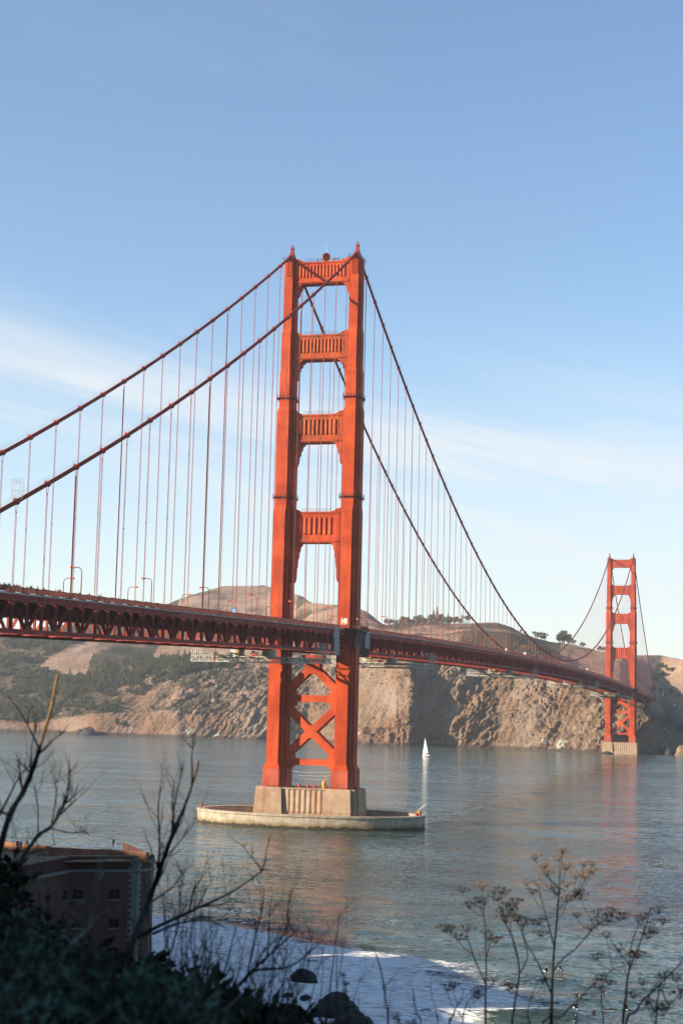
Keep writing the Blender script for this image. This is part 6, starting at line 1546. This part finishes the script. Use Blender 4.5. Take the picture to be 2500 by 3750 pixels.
def fennel(label, r_, stems, heads, seed):
    rg = random.Random(seed); base = W3(*stems[0][0][0], r_)
    root = thing('fennel_plant', label, 'fennel', (base.x, base.y, ground_under(base)), 'dry fennel plants in the foreground'); allp = []
    for pts, w0, w1 in stems:
        wp = [W3(px, py, r_+0.10*math.sin(i*1.9+seed)) for i, (px, py) in enumerate(pts)]
        if pts[0][1] >= 3700: wp = [Vector((wp[0].x, wp[0].y, ground_under(wp[0])-0.1))]+wp
        line = [q-root.location for q in smooth_line(wp)]
        m = MB(); n_ = len(line); k_ = r_/FPX; m.tube(line, [k_*0.36*(w0+(w1-w0)*i/(n_-1)) for i in range(n_)], 5); m.build('stem', 'twig_bark', root, True); allp += line[n_//3:]
    for (px, py, rad) in heads:
        c_ = W3(px, py, r_+rg.uniform(-0.15, 0.15))-root.location; up = Vector((rg.gauss(0, .2), rg.gauss(0, .2), 1)).normalized(); c_ = c_-up*0.02
        src = min(allp, key=lambda q: (q-c_).length+(3 if q.z > c_.z-0.02 else 0)); rad_ = rad*r_/FPX
        m = MB(); md_ = (src+c_)/2+Vector((0, 0, -0.01)); m.tube([src, md_, c_], [0.0017, 0.0014, 0.0011], 4)
        h_ = umbel(rg, c_, up, rad_*0.95).build('seed_head', 'umbel_sunlit' if py < 3245 else 'umbel_brown', root); m.build('stalk', 'twig_bark', h_)
    return root
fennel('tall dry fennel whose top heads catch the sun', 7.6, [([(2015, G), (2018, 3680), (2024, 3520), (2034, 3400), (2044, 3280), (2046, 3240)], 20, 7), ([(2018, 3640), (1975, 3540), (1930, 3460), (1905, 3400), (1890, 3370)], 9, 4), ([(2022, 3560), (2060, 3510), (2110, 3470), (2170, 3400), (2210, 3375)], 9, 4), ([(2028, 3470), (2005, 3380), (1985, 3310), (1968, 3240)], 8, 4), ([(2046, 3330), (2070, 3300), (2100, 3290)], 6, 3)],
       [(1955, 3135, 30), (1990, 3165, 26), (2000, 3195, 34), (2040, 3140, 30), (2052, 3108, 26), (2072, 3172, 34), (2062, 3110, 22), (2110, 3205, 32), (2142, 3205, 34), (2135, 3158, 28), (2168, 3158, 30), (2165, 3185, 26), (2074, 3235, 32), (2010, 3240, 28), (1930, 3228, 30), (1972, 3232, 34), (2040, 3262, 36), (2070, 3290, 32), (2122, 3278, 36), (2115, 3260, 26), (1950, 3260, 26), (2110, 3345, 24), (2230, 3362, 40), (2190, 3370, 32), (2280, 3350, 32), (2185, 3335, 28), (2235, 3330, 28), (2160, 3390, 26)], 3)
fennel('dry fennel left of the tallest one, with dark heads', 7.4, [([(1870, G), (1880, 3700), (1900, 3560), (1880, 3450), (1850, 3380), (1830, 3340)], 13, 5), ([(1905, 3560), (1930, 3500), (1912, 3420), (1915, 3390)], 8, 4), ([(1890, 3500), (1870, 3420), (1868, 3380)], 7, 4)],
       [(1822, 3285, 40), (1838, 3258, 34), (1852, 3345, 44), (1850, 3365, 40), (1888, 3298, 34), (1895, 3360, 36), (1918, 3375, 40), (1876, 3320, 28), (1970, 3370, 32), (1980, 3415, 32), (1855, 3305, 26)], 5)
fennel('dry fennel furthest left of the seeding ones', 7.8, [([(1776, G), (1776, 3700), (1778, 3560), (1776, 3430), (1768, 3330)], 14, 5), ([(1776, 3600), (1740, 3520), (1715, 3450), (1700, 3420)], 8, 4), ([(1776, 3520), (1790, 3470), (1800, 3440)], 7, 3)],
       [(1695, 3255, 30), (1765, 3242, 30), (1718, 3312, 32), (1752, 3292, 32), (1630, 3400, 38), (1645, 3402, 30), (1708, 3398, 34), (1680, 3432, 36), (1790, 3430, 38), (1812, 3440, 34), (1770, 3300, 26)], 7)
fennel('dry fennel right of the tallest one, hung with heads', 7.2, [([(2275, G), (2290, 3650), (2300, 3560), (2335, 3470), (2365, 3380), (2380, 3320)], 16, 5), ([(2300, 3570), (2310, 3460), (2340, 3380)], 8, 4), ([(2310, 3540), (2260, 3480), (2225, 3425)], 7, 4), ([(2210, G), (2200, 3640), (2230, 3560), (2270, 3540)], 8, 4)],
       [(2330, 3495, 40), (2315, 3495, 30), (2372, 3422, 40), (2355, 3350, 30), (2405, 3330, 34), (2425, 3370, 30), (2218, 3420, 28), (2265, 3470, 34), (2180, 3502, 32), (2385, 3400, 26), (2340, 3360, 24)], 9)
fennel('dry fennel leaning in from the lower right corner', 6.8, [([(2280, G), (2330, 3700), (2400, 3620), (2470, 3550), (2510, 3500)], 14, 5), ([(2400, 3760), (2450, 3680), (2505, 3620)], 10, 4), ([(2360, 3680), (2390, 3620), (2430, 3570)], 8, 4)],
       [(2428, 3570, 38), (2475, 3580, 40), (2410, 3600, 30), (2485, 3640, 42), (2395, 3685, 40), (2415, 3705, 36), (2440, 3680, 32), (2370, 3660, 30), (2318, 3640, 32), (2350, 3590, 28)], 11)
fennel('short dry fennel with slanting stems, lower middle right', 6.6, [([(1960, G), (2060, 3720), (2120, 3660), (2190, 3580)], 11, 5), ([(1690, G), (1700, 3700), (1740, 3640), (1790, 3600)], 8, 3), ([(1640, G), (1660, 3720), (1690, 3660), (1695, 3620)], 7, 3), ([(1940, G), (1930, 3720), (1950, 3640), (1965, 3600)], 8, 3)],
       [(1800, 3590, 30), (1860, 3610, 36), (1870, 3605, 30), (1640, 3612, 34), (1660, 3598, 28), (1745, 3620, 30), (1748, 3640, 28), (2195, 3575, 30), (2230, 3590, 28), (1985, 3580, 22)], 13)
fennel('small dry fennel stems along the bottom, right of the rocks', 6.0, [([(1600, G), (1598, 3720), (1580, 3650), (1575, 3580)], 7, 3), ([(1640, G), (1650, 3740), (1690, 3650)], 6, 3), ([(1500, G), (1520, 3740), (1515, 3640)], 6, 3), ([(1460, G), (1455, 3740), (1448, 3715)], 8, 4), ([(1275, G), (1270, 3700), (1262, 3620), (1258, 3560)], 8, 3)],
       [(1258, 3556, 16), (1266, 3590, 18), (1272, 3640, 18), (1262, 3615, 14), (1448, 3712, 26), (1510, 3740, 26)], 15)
# two gulls over the water
for i, (px_, py_, r_) in enumerate(((1165, 3250, 330), (357, 3074, 420))):
    q = at(px_, py_, r_); o = thing('gull', 'small dark gull flying over the water, %s' % ('right of the tower reflection' if i == 0 else 'above the fort'), 'bird', tuple(q))
    m = MB(); m.tube([(0, -0.28, 0), (0, -0.1, 0.02), (0, 0.12, 0.02), (0, 0.3, 0)], [0.02, 0.07, 0.065, 0.02], 6); m.build('body', 'cloth_grey', o)
    for s in (-1, 1):
        m = MB(); m.add([(0, -0.1, 0.03), (s*0.35, -0.14, 0.16), (s*0.75, 0.02, 0.05), (s*0.36, 0.06, 0.14), (0, 0.1, 0.03)], [(0, 1, 3, 4), (1, 2, 3)]); m.add([(0, -0.1, 0.0), (s*0.35, -0.14, 0.13), (s*0.75, 0.02, 0.04), (s*0.36, 0.06, 0.11), (0, 0.1, 0.0)], [(4, 3, 1, 0), (3, 2, 1)]); m.build('wing', 'cloth_grey', o)

# ================================================================== HAZE
m = MB(); m.box(-4600, 3600, -1500, 4300, -12, 330)
hz = bpy.data.materials.new('haze_air'); hz.use_nodes = True; hz.node_tree.nodes.clear()
ho = hz.node_tree.nodes.new('ShaderNodeOutputMaterial'); hv = hz.node_tree.nodes.new('ShaderNodeVolumePrincipled')
hv.inputs['Color'].default_value = (0.78, 0.89, 1.0, 1); hv.inputs['Density'].default_value = 0.000048; hv.inputs['Anisotropy'].default_value = 0.25
hz.node_tree.links.new(hv.outputs[0], ho.inputs['Volume']); M['haze_air'] = hz
tag(m.build('haze', 'haze_air'), 'thin bluish sea haze between the towers and the headlands', 'haze', kind='stuff')
